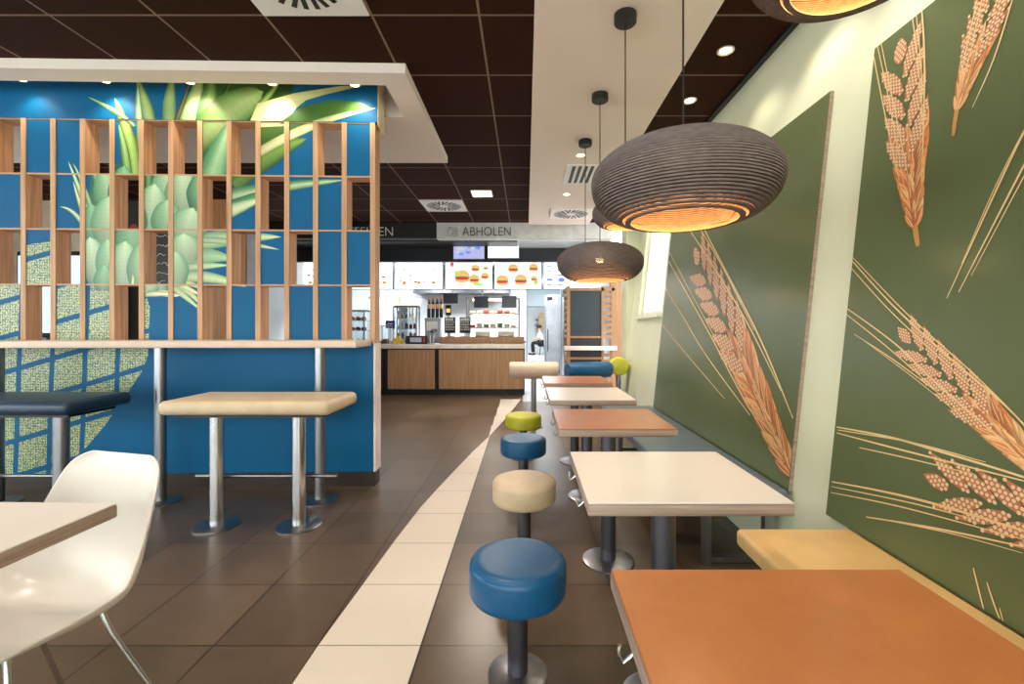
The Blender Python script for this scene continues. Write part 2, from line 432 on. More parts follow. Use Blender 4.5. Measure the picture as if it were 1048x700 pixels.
TB = [(.30, .886, .165, .73, orange_top, 'orange-topped table nearest the viewer, beside the sand-coloured bench'),
      (1.222, 1.73, .168, .727, white_top, 'white-topped table under the big pendant lamp'),
      (2.117, 2.643, .155, .712, orange_top, 'orange-topped table between the two white-topped tables'),
      (2.975, 3.61, .158, .73, white_top, 'smaller-looking white-topped table, farther of the two white ones'),
      (3.86, 4.47, .158, .74, orange_top, 'farthest orange-topped table, just before the padded leaning rails')]
for a in TB: table(*a)

def stool(x, y, m, label, first=None):
    if first is None:
        t = thing('round_stool', label, 'stool', (x, y, 0), 0, 'low round fixed stools')
        part('seat', MB().lathe([(0, .288), (.150, .288), (.161, .292), (.168, .302), (.170, .314), (.170, .386), (.168, .398), (.161, .407), (.150, .412), (.13, .414), (0, .4145)], 56), m, t)
        part('pole', MB().lathe([(0, .012), (.036, .012), (.036, .289), (0, .289)], 28), dsteel, t)
        part('base_plate', MB().lathe([(0, 0), (.105, 0), (.105, .007), (.095, .012), (0, .014)], 40), steel, t)
        return t
    t = copy_tree(first, label, (x, y, 0)); setmat(t, 'seat', m); return t
s0 = stool(-.028, 1.6, vin_blue, 'blue round stool nearest the viewer, largest of the four')
stool(-.008, 2.44, vin_beige, 'beige round stool between the two blue ones')
for a in ((-.018, 3.36, vin_blue, 'blue round stool between the beige and the lime ones'), (-.022, 4.26, vin_lime, 'lime yellow round stool, farthest of the row')): stool(*a, first=s0)
for o in [x for x in COL.objects if x.get('label') == 'beige round stool between the two blue ones']:
    pass

def wall_bench(y0, y1, m, side_m, label, xl, zt=.41, legs=()):
    xr = wx(zt) - .03
    t = thing('wall_bench', label, 'bench', ((xl + xr) / 2, (y0 + y1) / 2, 0), 0, 'upholstered benches along the mural wall')
    ox, oy = t.location.x, t.location.y
    part('seat', MB().rbox(xl - ox, xr - ox, y0 - oy, y1 - oy, zt - .07, zt, .018, 4), m, t)
    part('seat_board', MB().box(xl - ox + .05, xr - ox - .02, y0 - oy + .04, y1 - oy - .04, zt - .09, zt - .07), black_m, t)
    for y in legs:
        f = MB(); a = .02
        for x in (xl + .14, xr - .06): f.box(x - a - ox, x + a - ox, y - a - oy, y + a - oy, 0, zt - .09)
        f.box(xl + .16 - ox, xr - .08 - ox, y - a - oy, y + a - oy, .012, .04)
        part('leg_frame', f, steel, t)
    return t
wall_bench(.25, 1.842, vin_sand, vin_beige, 'sand yellow wall bench beside the nearest orange table', .852, .41, (.5, 1.6))
wall_bench(2.26, 4.76, vin_slate, vin_blue, 'slate blue wall bench running along the full mural behind the white table', .80, .41, (2.36, 3.4, 4.5))

# padded leaning rails
def lean_roll(name, p0, p1, r, m, poles, label):
    c = (Vector(p0) + Vector(p1)) / 2
    t = thing(name, label, 'leaning rail', (c.x, c.y, 0), 0, 'padded leaning rails at the end of the tables')
    a, bb = Vector(p0) - Vector((c.x, c.y, 0)), Vector(p1) - Vector((c.x, c.y, 0)); d = (bb - a).normalized()
    part('cushion', MB().tube([a, a + d * .008, a + d * .02, bb - d * .02, bb - d * .008, bb], [r * .86, r * .95, r, r, r * .95, r * .86], 36), m, t)
    for k in poles:
        p = a + (bb - a) * k
        part('pole', MB().lathe([(0, .012), (.034, .012), (.034, p.z - r * .9), (0, p.z - r * .9)], 24, (p.x, p.y, 0)), steel, t)
        part('base_plate', MB().lathe([(0, 0), (.11, 0), (.11, .008), (.1, .012), (0, .013)], 32, (p.x, p.y, 0)), steel, t)
lean_roll('leaning_rail', (-.20, 5.6, .70), (.40, 5.6, .70), .105, vin_cream, (.5,), 'cream padded leaning rail on one steel pole behind the lime stool')
lean_roll('leaning_rail', (.50, 5.50, .705), (1.06, 5.72, .705), .10, vin_blue, (.2, .85), 'blue padded leaning rail behind the farthest orange table')
lean_roll('leaning_rail', (1.225, 5.92, .72), (1.235, 6.13, .72), .12, vin_lime, (.5,), 'lime padded leaning rail seen end-on beside the pale wall')

# ------------------------------------------------------------------ mural panels on the leaning wall
PA, PK = 1.41, .105
def plane2(px, py):
    xp, yp = (px - CX) / F, -(py - CY) / F
    Y = PA / (xp - PK * yp); return Vector((Y, H + yp * Y))
def to3(p, off): return (PA + PK * (p[1] - H) - off, p[0], p[1])
def clip(poly, x0, x1, y0, y1):
    """poly: list of (x, y, colour) clipped to a rectangle"""
    for ax, lim, sg in ((0, x0, 1), (0, x1, -1), (1, y0, 1), (1, y1, -1)):
        out = []
        for i in range(len(poly)):
            a, b_ = poly[i - 1], poly[i]
            ia, ib = (a[ax] - lim) * sg >= 0, (b_[ax] - lim) * sg >= 0
            if ia != ib:
                t = (lim - a[ax]) / (b_[ax] - a[ax])
                q = [a[0] + (b_[0] - a[0]) * t, a[1] + (b_[1] - a[1]) * t, tuple(u + (v - u) * t for u, v in zip(a[2], b_[2]))]
                out.append(q)
            if ib: out.append(b_)
        poly = out
        if len(poly) < 3: return []
    return poly
class Art:
    def __init__(s, rect): s.b = MB(); s.r = rect; s.n = 0
    def poly(s, pts, col, lift=.0012):
        cols = col if not isinstance(col[0], (int, float)) else [col] * len(pts)
        p = clip([(q[0], q[1], tuple(c)) for q, c in zip(pts, cols)], *s.r)
        if p: s.b.add([to3(q, lift) for q in p], [tuple(range(len(p)))], 0, False, [q[2] for q in p])
    def dot(s, c, r, col, lift):
        s.poly([(c[0] + r * math.cos(k * math.pi / 3 + .5), c[1] + r * math.sin(k * math.pi / 3 + .5)) for k in range(6)], col, lift)
    def line(s, pts, w, col, lift=.003):
        pts = [Vector(p) for p in pts]
        # smooth with Catmull-Rom
        sm = []
        for i in range(len(pts) - 1):
            p0, p1, p2, p3 = pts[max(i - 1, 0)], pts[i], pts[i + 1], pts[min(i + 2, len(pts) - 1)]
            for k in range(6):
                t = k / 6; sm.append(.5 * ((2 * p1) + (p2 - p0) * t + (2 * p0 - 5 * p1 + 4 * p2 - p3) * t * t + (3 * p1 - p0 - 3 * p2 + p3) * t ** 3))
        sm.append(pts[-1]); n = len(sm)
        for i in range(n - 1):
            d = (sm[i + 1] - sm[i]).normalized(); nn = Vector((-d.y, d.x))
            w0 = w * (.45 + .55 * math.sin(math.pi * min(1, .1 + i / n))); w1 = w * (.45 + .55 * math.sin(math.pi * min(1, .1 + (i + 1) / n)))
            s.poly([sm[i] + nn * w0, sm[i + 1] + nn * w1, sm[i + 1] - nn * w1, sm[i] - nn * w0], col, lift)
def leaf_outline(c, d, L, W, n=14):
    """a grain: pointed oval centred on c, pointing along d"""
    nn = Vector((-d.y, d.x)); a = []; bb = []
    for k in range(n + 1):
        t = k / n; w = W * (math.sin(math.pi * t ** .8)) ** .9
        p = c + d * (t - .5) * L; a.append(p + nn * w * .5); bb.append(p - nn * w * .5)
    return a + bb[::-1][1:-1]
def in_leaf(p, c, d, L, W):
    q = p - c; t = q.dot(d) / L + .5
    if t <= .03 or t >= .97: return False
    return abs(q.dot(Vector((-d.y, d.x)))) < .5 * W * math.sin(math.pi * t ** .8) ** .9 * .97
TAN, CORAL, CREAM = (190, 120, 72), (176, 104, 70), (238, 208, 168)
def ear(art, base, tip, width, split, rows, pitch, stem=None, seed=1, curve=0.):
    rnd = random.Random(seed)
    base, tip = Vector(base), Vector(tip); ax = (tip - base); L = ax.length; ax.normalize(); nn = Vector((-ax.y, ax.x))
    def at(t): return base + ax * L * t + nn * curve * 4 * t * (1 - t)
    if stem: art.line([stem, at(.0), at(.15)], width * .05, (205, 150, 90), .002)
    sp_ = L * (1 - split) / rows; gl = width * .92; gw = sp_ * .50
    # drawn lower part: overlapping straw-coloured husks
    n = 11
    for k in range(n):
        t = split * (1 - (k + .3) / n); tp = .38 + .62 * (t / split)
        for s in (-1, 1, 0):
            d = (ax + nn * (s * .42 + rnd.uniform(-.08, .08))).normalized()
            l, w = gl * .95 * tp * rnd.uniform(.9, 1.1), gw * 1.05 * tp * (1.1 if s else .8)
            c = at(max(0, t - .01)) + nn * s * width * .13 * tp + d * l * .32
            col = rnd.choice([(216, 142, 84), (228, 160, 102), (206, 128, 76), (234, 176, 122), (198, 120, 72)])
            o = leaf_outline(c, d, l, w, 8)
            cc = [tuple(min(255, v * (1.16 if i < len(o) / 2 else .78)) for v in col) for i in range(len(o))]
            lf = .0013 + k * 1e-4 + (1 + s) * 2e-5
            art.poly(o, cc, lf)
            for q in (-.22, .05, .28):
                e = Vector((-d.y, d.x)) * w * q; art.line([c - d * l * .42 + e * .5, c + e, c + d * l * .4 + e * .5], width * .007, rnd.choice([(242, 200, 146), (180, 104, 60), (246, 212, 160)]), lf + 1e-5)
    # dotted grains above
    for k in range(rows):
        t = split + (1 - split) * (k + .25) / rows * .96
        for s in (-1, 1):
            d = (ax + nn * s * .52).normalized(); c = at(t + (.5 * (1 - split) / rows if s > 0 else 0)) + nn * s * (width * .245)
            o = leaf_outline(c, d, gl, gw); art.poly(o, (186, 118, 82), .0021)
            m = int(gl / pitch) + 2
            for i in range(-m, m + 1):
                for j in range(-m, m + 1):
                    q = c + d * (i * pitch * .866) + Vector((-d.y, d.x)) * (j + (.5 if i % 2 else 0)) * pitch
                    if in_leaf(q, c, d, gl, gw): art.dot(q, pitch * .40, CREAM, .0026)
    c = at(1.0); d = (ax + nn * .1).normalized(); o = leaf_outline(c, d, gl * .55, gw * 1.1); art.poly(o, (186, 118, 82), .0021)
    m = int(gl / pitch) + 2
    for i in range(-m, m + 1):
        for j in range(-m, m + 1):
            q = c + d * (i * pitch * .866) + Vector((-d.y, d.x)) * (j + (.5 if i % 2 else 0)) * pitch
            if in_leaf(q, c, d, gl * .55, gw * 1.1): art.dot(q, pitch * .40, CREAM, .0026)
def mural(y0, y1, z0, z1, label):
    t = thing('mural_panel', label, 'wall panel', (0, 0, 0), 0, 'green wheat murals on the wall')
    p = MB(); vs = []
    for off in (0., -.0185):
        for y in (y0, y1):
            for z in (z0, z1): vs.append(to3((y, z), off))
    p.add(vs, [(0, 1, 3, 2)], 0); p.add(vs, [(4, 6, 7, 5), (0, 4, 5, 1), (2, 3, 7, 6), (0, 2, 6, 4), (1, 5, 7, 3)], 1)
    part('panel', p, [green_panel, ply_m], t)
    return t
def Q(*pts): return [plane2(*p) for p in pts]
STRAW = (236, 206, 150)
m1 = mural(2.284, 4.71, .40, 2.416, 'green mural panel with one large wheat ear, behind the pendant lamps')
r1 = (2.286, 4.70, .41, 2.414)
A = Art(r1); ear(A, plane2(812, 488), plane2(713, 262), .46, .42, 6, .032, seed=3); part('wheat_print', A.b, ink_m, m1)
A = Art(r1)
for ln, w in ((((682, 263), (706, 305), (730, 348), (760, 405), (800, 470)), .009), (((681, 294), (700, 325), (722, 362), (768, 425)), .008), (((684, 256), (712, 308), (744, 368), (790, 452)), .006),
              (((716, 225), (742, 275), (779, 348), (812, 428)), .011), (((706, 235), (735, 280), (765, 330), (800, 400)), .009), (((712, 226), (738, 270), (772, 338)), .007), (((676, 330), (705, 365), (742, 408)), .005)):
    A = Art(r1); A.line(Q(*ln), w * .8, STRAW)
    if A.b.v: part('awn_print', A.b, ink_m, m1)
m2 = mural(.28, 2.0, .40, 2.453, 'green mural panel with several wheat ears, beside the nearest table')
r2 = (.30, 1.998, .41, 2.451)
A = Art(r2); ear(A, plane2(937, 232), plane2(922, 52), .225, .40, 4, .0155, stem=plane2(940, 252), seed=5); part('wheat_print', A.b, ink_m, m2, 'wheat ear hanging at the upper edge')
A = Art(r2); ear(A, plane2(980, 112), plane2(1034, -55), .17, .36, 5, .0135, stem=plane2(976, 139), seed=6); part('wheat_print', A.b, ink_m, m2, 'wheat ear cut by the top edge')
A = Art(r2); ear(A, plane2(1092, 508), plane2(926, 343), .165, .42, 5, .0112, seed=7); part('wheat_print', A.b, ink_m, m2, 'slanting wheat ear in the middle')
A = Art(r2); ear(A, (.72, .68), plane2(958, 492), .19, .36, 6, .0155, seed=8); part('wheat_print', A.b, ink_m, m2, 'lying wheat ear low on the panel')
A = Art(r2)
for ln, w in ((((893, 48), (905, 110), (921, 185)), .0035), (((898, 44), (910, 100), (926, 190)), .003), (((902, 42), (916, 110), (932, 190)), .003), (((944, 8), (947, 70), (944, 190)), .005), (((938, 10), (944, 80), (942, 160)), .003), (((934, 14), (940, 60), (945, 120)), .003),
              (((1003, -10), (990, 50), (980, 100)), .003), (((1008, -10), (996, 45), (984, 95)), .0025), (((1040, -10), (1018, 60), (996, 110)), .0035),
              (((1062, 110), (1032, 170), (970, 305)), .004), (((1075, 118), (1048, 171), (982, 299)), .004), (((1080, 125), (1046, 186), (995, 282)), .0025), (((1058, 116), (1020, 190), (985, 270)), .002),
              (((871, 265), (913, 311), (968, 362), (1040, 425), (1090, 490)), .004), (((869, 271), (905, 311), (945, 350), (1010, 410)), .003), (((872, 262), (930, 322), (1000, 385), (1070, 455)), .003), (((862, 247), (872, 238)), .002),
              (((868, 316), (916, 351), (959, 392), (1020, 445), (1080, 500)), .004), (((866, 321), (905, 352), (960, 400)), .003), (((875, 342), (915, 368), (965, 405)), .003), (((880, 345), (930, 382), (990, 430)), .002),
              (((857, 437), (910, 447), (963, 462), (1048, 488), (1110, 510)), .005), (((857, 443), (910, 457), (985, 476), (1100, 505)), .004), (((880, 458), (930, 469), (1000, 486)), .003), (((858, 440), (930, 452), (1010, 473)), .003),
              (((852, 493), (900, 502), (955, 515), (1048, 543), (1120, 566)), .005), (((851, 504), (920, 518), (1048, 552)), .003), (((887, 529), (960, 541), (1060, 562)), .004), (((900, 531), (970, 545), (1048, 566)), .002), (((852, 498), (930, 514), (1000, 532)), .003),
              (((997, 581), (1003, 605), (1012, 640)), .003), (((1011, 596), (1019, 620), (1030, 648)), .003), (((1024, 622), (1030, 645)), .002)):
    A = Art(r2); A.line(Q(*ln), w * .8, STRAW)
    if A.b.v: part('awn_print', A.b, ink_m, m2)

# ------------------------------------------------------------------ slatted room divider with the pineapple print
DO = Vector((-1.167, 3.516, 0)); DR = math.radians(1.7)
div = thing('room_divider', 'tall slatted oak room divider with blue pineapple-print panels behind the bar counter', 'room divider', DO, DR)
def uz(px, py): return Vector(((px - 383.5) * 3.516 / F * .972, H - (py - CY) * 3.516 / F))
DW = -4.2                              # left end in divider coordinates
ZR = [1.125, 1.553, 1.975, 2.395, 2.815]
pitch = .2186; DT = .12
# printed artwork as coloured quads in (u, z)
quads = []
def leaf(p0, p1, p2, w, base, hi=None, edge=None, n=12, m=4, blunt=False):
    hi = hi or tuple(min(255, c + 50) for c in base); edge = edge or tuple(int(c * .55) for c in base)
    pts = [Vector(p0), Vector(p1), Vector(p2)]
    def B(t): return pts[0] * (1 - t) ** 2 + pts[1] * 2 * t * (1 - t) + pts[2] * t * t
    rows = []
    for i in range(n + 1):
        t = i / n; c = B(t); d = (B(min(1, t + .02)) - B(max(0, t - .02))).normalized(); nn = Vector((-d.y, d.x))
        ww = w * .5 * ((max(0, 1 - t) ** .62) * (.55 + .9 * t if t < .5 else 1.0) if not blunt else max(0, 1 - t ** 3.2) ** .6 * (.62 + .38 * min(1, t * 2.2)))
        rows.append([(c + nn * ww * (2 * j / m - 1), j) for j in range(m + 1)])
    pal = [edge, base, hi, tuple((a + b_) // 2 for a, b_ in zip(hi, base)), edge]
    for i in range(n):
        for j in range(m):
            k0, k1 = pal[j], pal[j + 1]; f0 = (.82 + .25 * i / n) if not blunt else (.72 + .36 * i / n)
            q = [rows[i][j][0], rows[i][j + 1][0], rows[i + 1][j + 1][0], rows[i + 1][j][0]]
            cs = [k0, k1, k1, k0]
            quads.append(([uz(*v) for v in q], [tuple(min(255, c * f0) for c in cc) for cc in cs], 1))
G1, G2, G3, G4, DK = (150, 190, 130), (96, 150, 88), (70, 118, 52), (190, 212, 150), (36, 84, 58)
YL = (224, 226, 160)
def shape(pts, c0, c1):
    """filled shape in photo-plane units, first half of its outline in c0, the rest in c1"""
    h_ = len(pts) // 2; quads.append(([uz(*v) for v in pts], [c0 if i < h_ else c1 for i in range(len(pts))], 1))
PALE, MID, DEEP = (178, 214, 168), (112, 168, 118), (44, 104, 82)
shape([(92, 176), (104, 170), (206, 172), (206, 128), (238, 124), (238, 172), (206, 180), (206, 250), (176, 268), (152, 300), (112, 284), (94, 262), (89, 236)], DEEP, (66, 132, 96))
# header
shape([(203, 128), (204, 84), (262, 84), (300, 88), (284, 128)], (58, 110, 46), (40, 86, 34))
leaf((156, 150), (152, 115), (137, 80), 20, G1, (196, 214, 130), (60, 110, 70)); leaf((172, 140), (170, 110), (176, 78), 20, G1, (180, 206, 128), (96, 140, 84)); leaf((186, 150), (196, 115), (205, 76), 30, G4, (206, 222, 150), G2); leaf((178, 130), (186, 108), (195, 82), 8, (92, 84, 44))
leaf((205, 140), (212, 112), (216, 76), 30, G2, (156, 196, 110), G3); leaf((222, 128), (226, 100), (238, 80), 10, (52, 98, 40))
leaf((196, 150), (232, 112), (268, 96), 40, (150, 186, 106), (188, 210, 136), (96, 140, 66), blunt=True)
shape([(262, 132), (298, 120), (322, 126), (300, 136), (262, 156)], (74, 104, 44), (60, 92, 44))
leaf((186, 250), (212, 190), (234, 124), 52, MID, PALE, (70, 132, 90))
leaf((262, 112), (276, 98), (286, 84), 10, (150, 190, 90)); leaf((236, 190), (276, 152), (312, 143), 34, (96, 138, 64), (130, 168, 84), (58, 96, 40))
shape([(252, 132), (262, 108), (300, 97), (348, 89), (372, 88), (332, 98), (312, 104), (302, 112), (288, 130)], (232, 232, 168), (206, 214, 150))
shape([(284, 128), (308, 110), (340, 103), (366, 105), (384, 112), (352, 116), (318, 128)], (56, 100, 40), (84, 126, 56))
leaf((236, 176), (300, 126), (385, 111), 14, YL, (244, 242, 196), (190, 202, 130))
# left wisps
for a in [((146, 190), (142, 150), (140, 84), 15, G1), ((138, 196), (134, 145), (117, 104), 22, (150, 186, 84)), ((130, 196), (128, 160), (120, 130), 14, (132, 176, 90)), ((150, 196), (150, 160), (140, 128), 14, G2), ((134, 130), (118, 116), (90, 104), 8, (120, 170, 90)), ((136, 132), (122, 118), (104, 110), 7, G1),
          ((100, 250), (84, 204), (69, 168), 9, PALE), ((98, 262), (82, 215), (61, 214), 8, PALE), ((97, 252), (82, 218), (74, 188), 8, G4), ((99, 240), (88, 196), (74, 170), 8, G1), ((110, 225), (98, 186), (90, 164), 14, MID), ((112, 215), (106, 186), (98, 166), 14, G2)]:
    leaf(*a)
# leaves sweeping to the right
for p0, p1, p2, w_, cs in [((168, 228), (220, 196), (354, 184), 26, (MID, (206, 224, 176), DEEP)), ((170, 240), (212, 226), (300, 186), 30, ((92, 150, 104), MID, DEEP)), ((176, 236), (222, 222), (268, 203), 26, ((196, 218, 168), (232, 236, 196), MID)),
                           ((172, 256), (214, 242), (286, 243), 26, (PALE, (216, 232, 186), MID)), ((172, 268), (208, 258), (236, 266), 26, ((150, 196, 146), PALE, MID)), ((172, 276), (205, 272), (232, 272), 12, (PALE, (214, 230, 180), MID)), ((168, 286), (206, 278), (250, 294), 18, (PALE, (222, 234, 180), MID)), ((186, 246), (240, 246), (284, 256), 10, (PALE, (214, 232, 190), MID)),
                           ((164, 282), (190, 294), (208, 317), 10, (G4, YL, G1)), ((160, 284), (184, 300), (204, 318), 9, (PALE, YL, G1)), ((160, 280), (184, 292), (210, 306), 8, (YL, (240, 240, 200), G1)), ((146, 292), (164, 302), (182, 303), 12, (YL, (238, 236, 196), G1)), ((170, 284), (192, 290), (212, 298), 8, (G4, YL, G1))]:
    leaf(p0, p1, p2, w_, *cs)
# plump overlapping bracts, back to front
B1 = ((146, 196, 148), (190, 224, 180), (92, 156, 116)); B2 = ((172, 212, 166), (214, 234, 196), (110, 170, 126)); B3 = ((120, 176, 132), (154, 202, 154), (72, 136, 102))
for p0, p1, p2, w_, cs in [((110, 222), (110, 200), (104, 174), 26, B1), ((124, 222), (122, 198), (126, 172), 26, B3), ((172, 220), (170, 196), (172, 170), 34, B2), ((184, 222), (186, 200), (184, 174), 34, B2), ((200, 214), (200, 200), (204, 178), 22, B3),
                           ((154, 240), (152, 216), (157, 190), 30, B2), ((170, 246), (168, 226), (170, 206), 30, B1), ((190, 250), (186, 236), (196, 214), 36, B2), ((96, 258), (94, 234), (92, 210), 22, B3), ((110, 254), (108, 230), (112, 202), 32, B2), ((132, 250), (130, 228), (134, 200), 32, B3), ((134, 268), (132, 250), (133, 228), 36, B3),
                           ((190, 270), (186, 256), (186, 240), 34, B2), ((100, 290), (94, 268), (91, 244), 26, B2), ((114, 292), (110, 270), (109, 246), 26, B1), ((126, 298), (124, 272), (127, 248), 28, B2), ((142, 298), (140, 276), (143, 250), 24, B1), ((160, 298), (158, 276), (160, 248), 26, B2), ((178, 294), (176, 276), (178, 258), 26, B1), ((104, 298), (104, 288), (106, 272), 18, B3), ((150, 304), (148, 296), (152, 282), 20, B1)]:
    leaf(p0, p1, p2, w_ * 1.2, *cs, n=12, m=4, blunt=True)
for a in [((122, 300), (132, 294), (145, 292), 9, YL), ((128, 302), (136, 292), (134, 282), 7, G4), ((148, 302), (158, 300), (176, 302), 9, YL)]: leaf(*a)
# dotted fruit body split by blue diagonals
body = [(-40, 262), (30, 252), (62, 247), (112, 268), (146, 300), (156, 325), (152, 357), (144, 380), (130, 400), (110, 430), (88, 455), (62, 478), (40, 492), (-40, 500)]
def cclip(poly, cv):
    for i in range(len(cv)):
        a, b_ = Vector(cv[i - 1]), Vector(cv[i]); e = b_ - a; out = []
        for k in range(len(poly)):
            p, q = Vector(poly[k - 1]), Vector(poly[k])
            sp, sq = e.x * (p.y - a.y) - e.y * (p.x - a.x), e.x * (q.y - a.y) - e.y * (q.x - a.x)
            if (sp >= 0) != (sq >= 0): out.append(p + (q - p) * (sp / (sp - sq)))
            if sq >= 0: out.append(q)
        poly = out
        if len(poly) < 3: return []
    return poly
U, V = Vector((33.2, -9.6)), Vector((-1.2, 36.))
for i in range(-3, 6):
    for j in range(-4, 9):
        o = Vector((24, 268)) + U * i + V * j; g0 = .075
        c = cclip([o + U * g0 + V * g0, o + U * (1 - g0) + V * g0, o + U * (1 - g0) + V * (1 - g0), o + U * g0 + V * (1 - g0)], body)
        if c: quads.insert(0, ([uz(*v) for v in c], None, 2))
dm, nt, bs = base_mat('dotted fruit print')
vo = nt.nodes.new('ShaderNodeTexVoronoi'); vo.inputs['Scale'].default_value = 84; vo.inputs['Randomness'].default_value = .35
nt.links.new(ncoord(nt, (1, .01, 1)), vo.inputs['Vector'])
nt.links.new(ramp(nt, vo.outputs['Distance'], [(.28, (232, 230, 178)), (.42, (150, 176, 100)), (.54, (14, 88, 112))]), bs.inputs['Base Color']); bs.inputs['Roughness'].default_value = .35
PM = [blue_lam, ink_m, dm]
def printed(name, u0, u1, z0, z1, y0, y1):
    b_ = MB().box(u0, u1, y0, y1, z0, z1); n = 0
    for pts, cols, mi in quads:
        p = clip([(v[0], v[1], c) for v, c in zip(pts, cols or [(200, 200, 160)] * len(pts))], u0 + .0005, u1 - .0005, z0 + .0005, z1 - .0005)
        if p:
            lift = .0006 + n * 4e-6; n += 1
            b_.add([(q[0], y0 - lift, q[1]) for q in p], [tuple(range(len(p)))], mi, False, [q[2] for q in p])
    o = part(name, b_, PM, div); return o
for x in list(MATS.values()): pass
lower = printed('lower_panel', DW, -.012, .11, ZR[0] - .02, .0, .11)
part('skirting', MB().box(DW, -.0, -.006, .116, 0, .11), skirt_m, div)
part('end_strip', MB().box(-.012, .004, -.004, .135, .11, ZR[0] - .02), mat('pale end trim', (240, 226, 218), .5), div)
hb = printed('header_panel', DW, .02, ZR[4], 3.22, -.004, .14)
part('header_end', MB().box(.0205, .024, -.004, .16, ZR[4] - .03, 3.22), mat('cream header end', (232, 210, 168), .5), div)
cols = 19
rowsP = {1: 'OPPOPOOPOPPOP', 2: 'POPPOPPOPOPPO', 3: 'OPOPPOPPOPOPP', 4: 'POPPOPPOPOPPO'}
for k in range(cols + 1):
    u = -k * pitch
    if u < DW + .03: break
    part('slat', MB().box(u - .038, u, -.003, DT, ZR[0] - .02, ZR[4]), slat_m, div)
shelf_m = wood('oak shelf edge', (190, 140, 100), (224, 178, 138), (1, 18, 18), 2.)
for k in range(cols):
    u1, u0 = -k * pitch - .038, -(k + 1) * pitch
    if u0 < DW + .02: break
    ci = 12 - k
    for r in range(1, 5):
        zhi, zlo = ZR[5 - r], ZR[4 - r]
        isP = (rowsP[r][ci] == 'P') if ci >= 0 else (random.random() < .55)
        if isP: printed('printed_panel', u0, u1, zlo + .003, zhi - .003, .004, .022)
    for z in ZR[1:4] + [ZR[4] - .003, ZR[0] - .012]: part('shelf', MB().box(u0, u1, .001, DT, z - .006, z + .006 if z < ZR[4] - .01 else z + .002), shelf_m, div)

# bar counter, in line with the divider
bar = thing('bar_counter', 'long narrow pale bar counter on steel poles in front of the divider', 'bar counter', DO, DR)
ct = MB(); x1 = -.027; 
ct.rbox(DW, x1, -.35, -.0045, 1.084, 1.133, .006, 3)
part('countertop', ct, mat('pale bar laminate', (226, 202, 184), .35, var=.02), bar)
for x in (-.305, -1.415, -2.525, -3.6):
    part('pole', MB().lathe([(0, .012), (.036, .012), (.036, 1.085), (0, 1.085)], 28, (x, -.28, 0)), steel, bar)
    part('base_plate', MB().lathe([(0, 0), (.13, 0), (.13, .008), (.12, .012), (0, .014)], 40, (x, -.28, 0)), steel, bar)

def bar_bench(xl, xr, m, label, posts):
    c = (xl + xr) / 2
    t = thing('bar_bench', label, 'bar bench', (c, 2.83, 0), 0, 'high padded benches at the bar counter')
    part('seat', MB().rbox(xl - c, xr - c, -.21, .24, .712, .795, .034, 6), m, t)
    part('seat_board', MB().box(xl - c + .06, xr - c - .06, -.14, .17, .69, .713), black_m, t)
    for x in posts:
        part('pole', MB().lathe([(0, .012), (.039, .012), (.039, .692), (0, .692)], 32, (x - c, -.03, 0)), chrome if m is vin_beige else steel, t)
        part('base_plate', MB().lathe([(0, 0), (.13, 0), (.13, .008), (.12, .013), (0, .015)], 44, (x - c, -.03, 0)), steel, t)
    a, b_ = min(posts), max(posts)
    part('footrail', MB().tube([(a - .17 - c, .03, .29), (b_ + .21 - c, .03, .29)], .012, 16).tube([(a - c, .0, .29), (a - c, .03, .29)], .012).tube([(b_ - c, .0, .29), (b_ - c, .03, .29)], .012), steel, t)
    return t
bar_bench(-2.14, -1.135, vin_beige, 'beige padded bar bench on two chrome poles by the divider end', (-1.907, -1.40))
bar_bench(-3.66, -2.655, vin_navy, 'dark navy padded bar bench behind the white chair', (-3.39, -2.868))

# ------------------------------------------------------------------ foreground table and shell chair on the left
t = thing('dining_table', 'white-topped table in the lower left corner, in front of the white chair', 'table', (-1.62, .80, 0), math.radians(-1.5))
top = part('tabletop', MB().rbox(-.42, .51, -.42, .435, .712, .745, .004, 2), ply_m, t)
part('laminate', MB().rbox(-.4185, .5085, -.4185, .4335, .7447, .750, .0015, 1), white_top, top)
part('pole', MB().lathe([(0, .014), (.039, .014), (.039, .71), (0, .71)], 28, (-.1, 0, 0)), dsteel, t)
part('base_plate', MB().lathe([(0, 0), (.2, 0), (.2, .008), (.19, .014), (0, .016)], 40, (-.1, 0, 0)), steel, t)

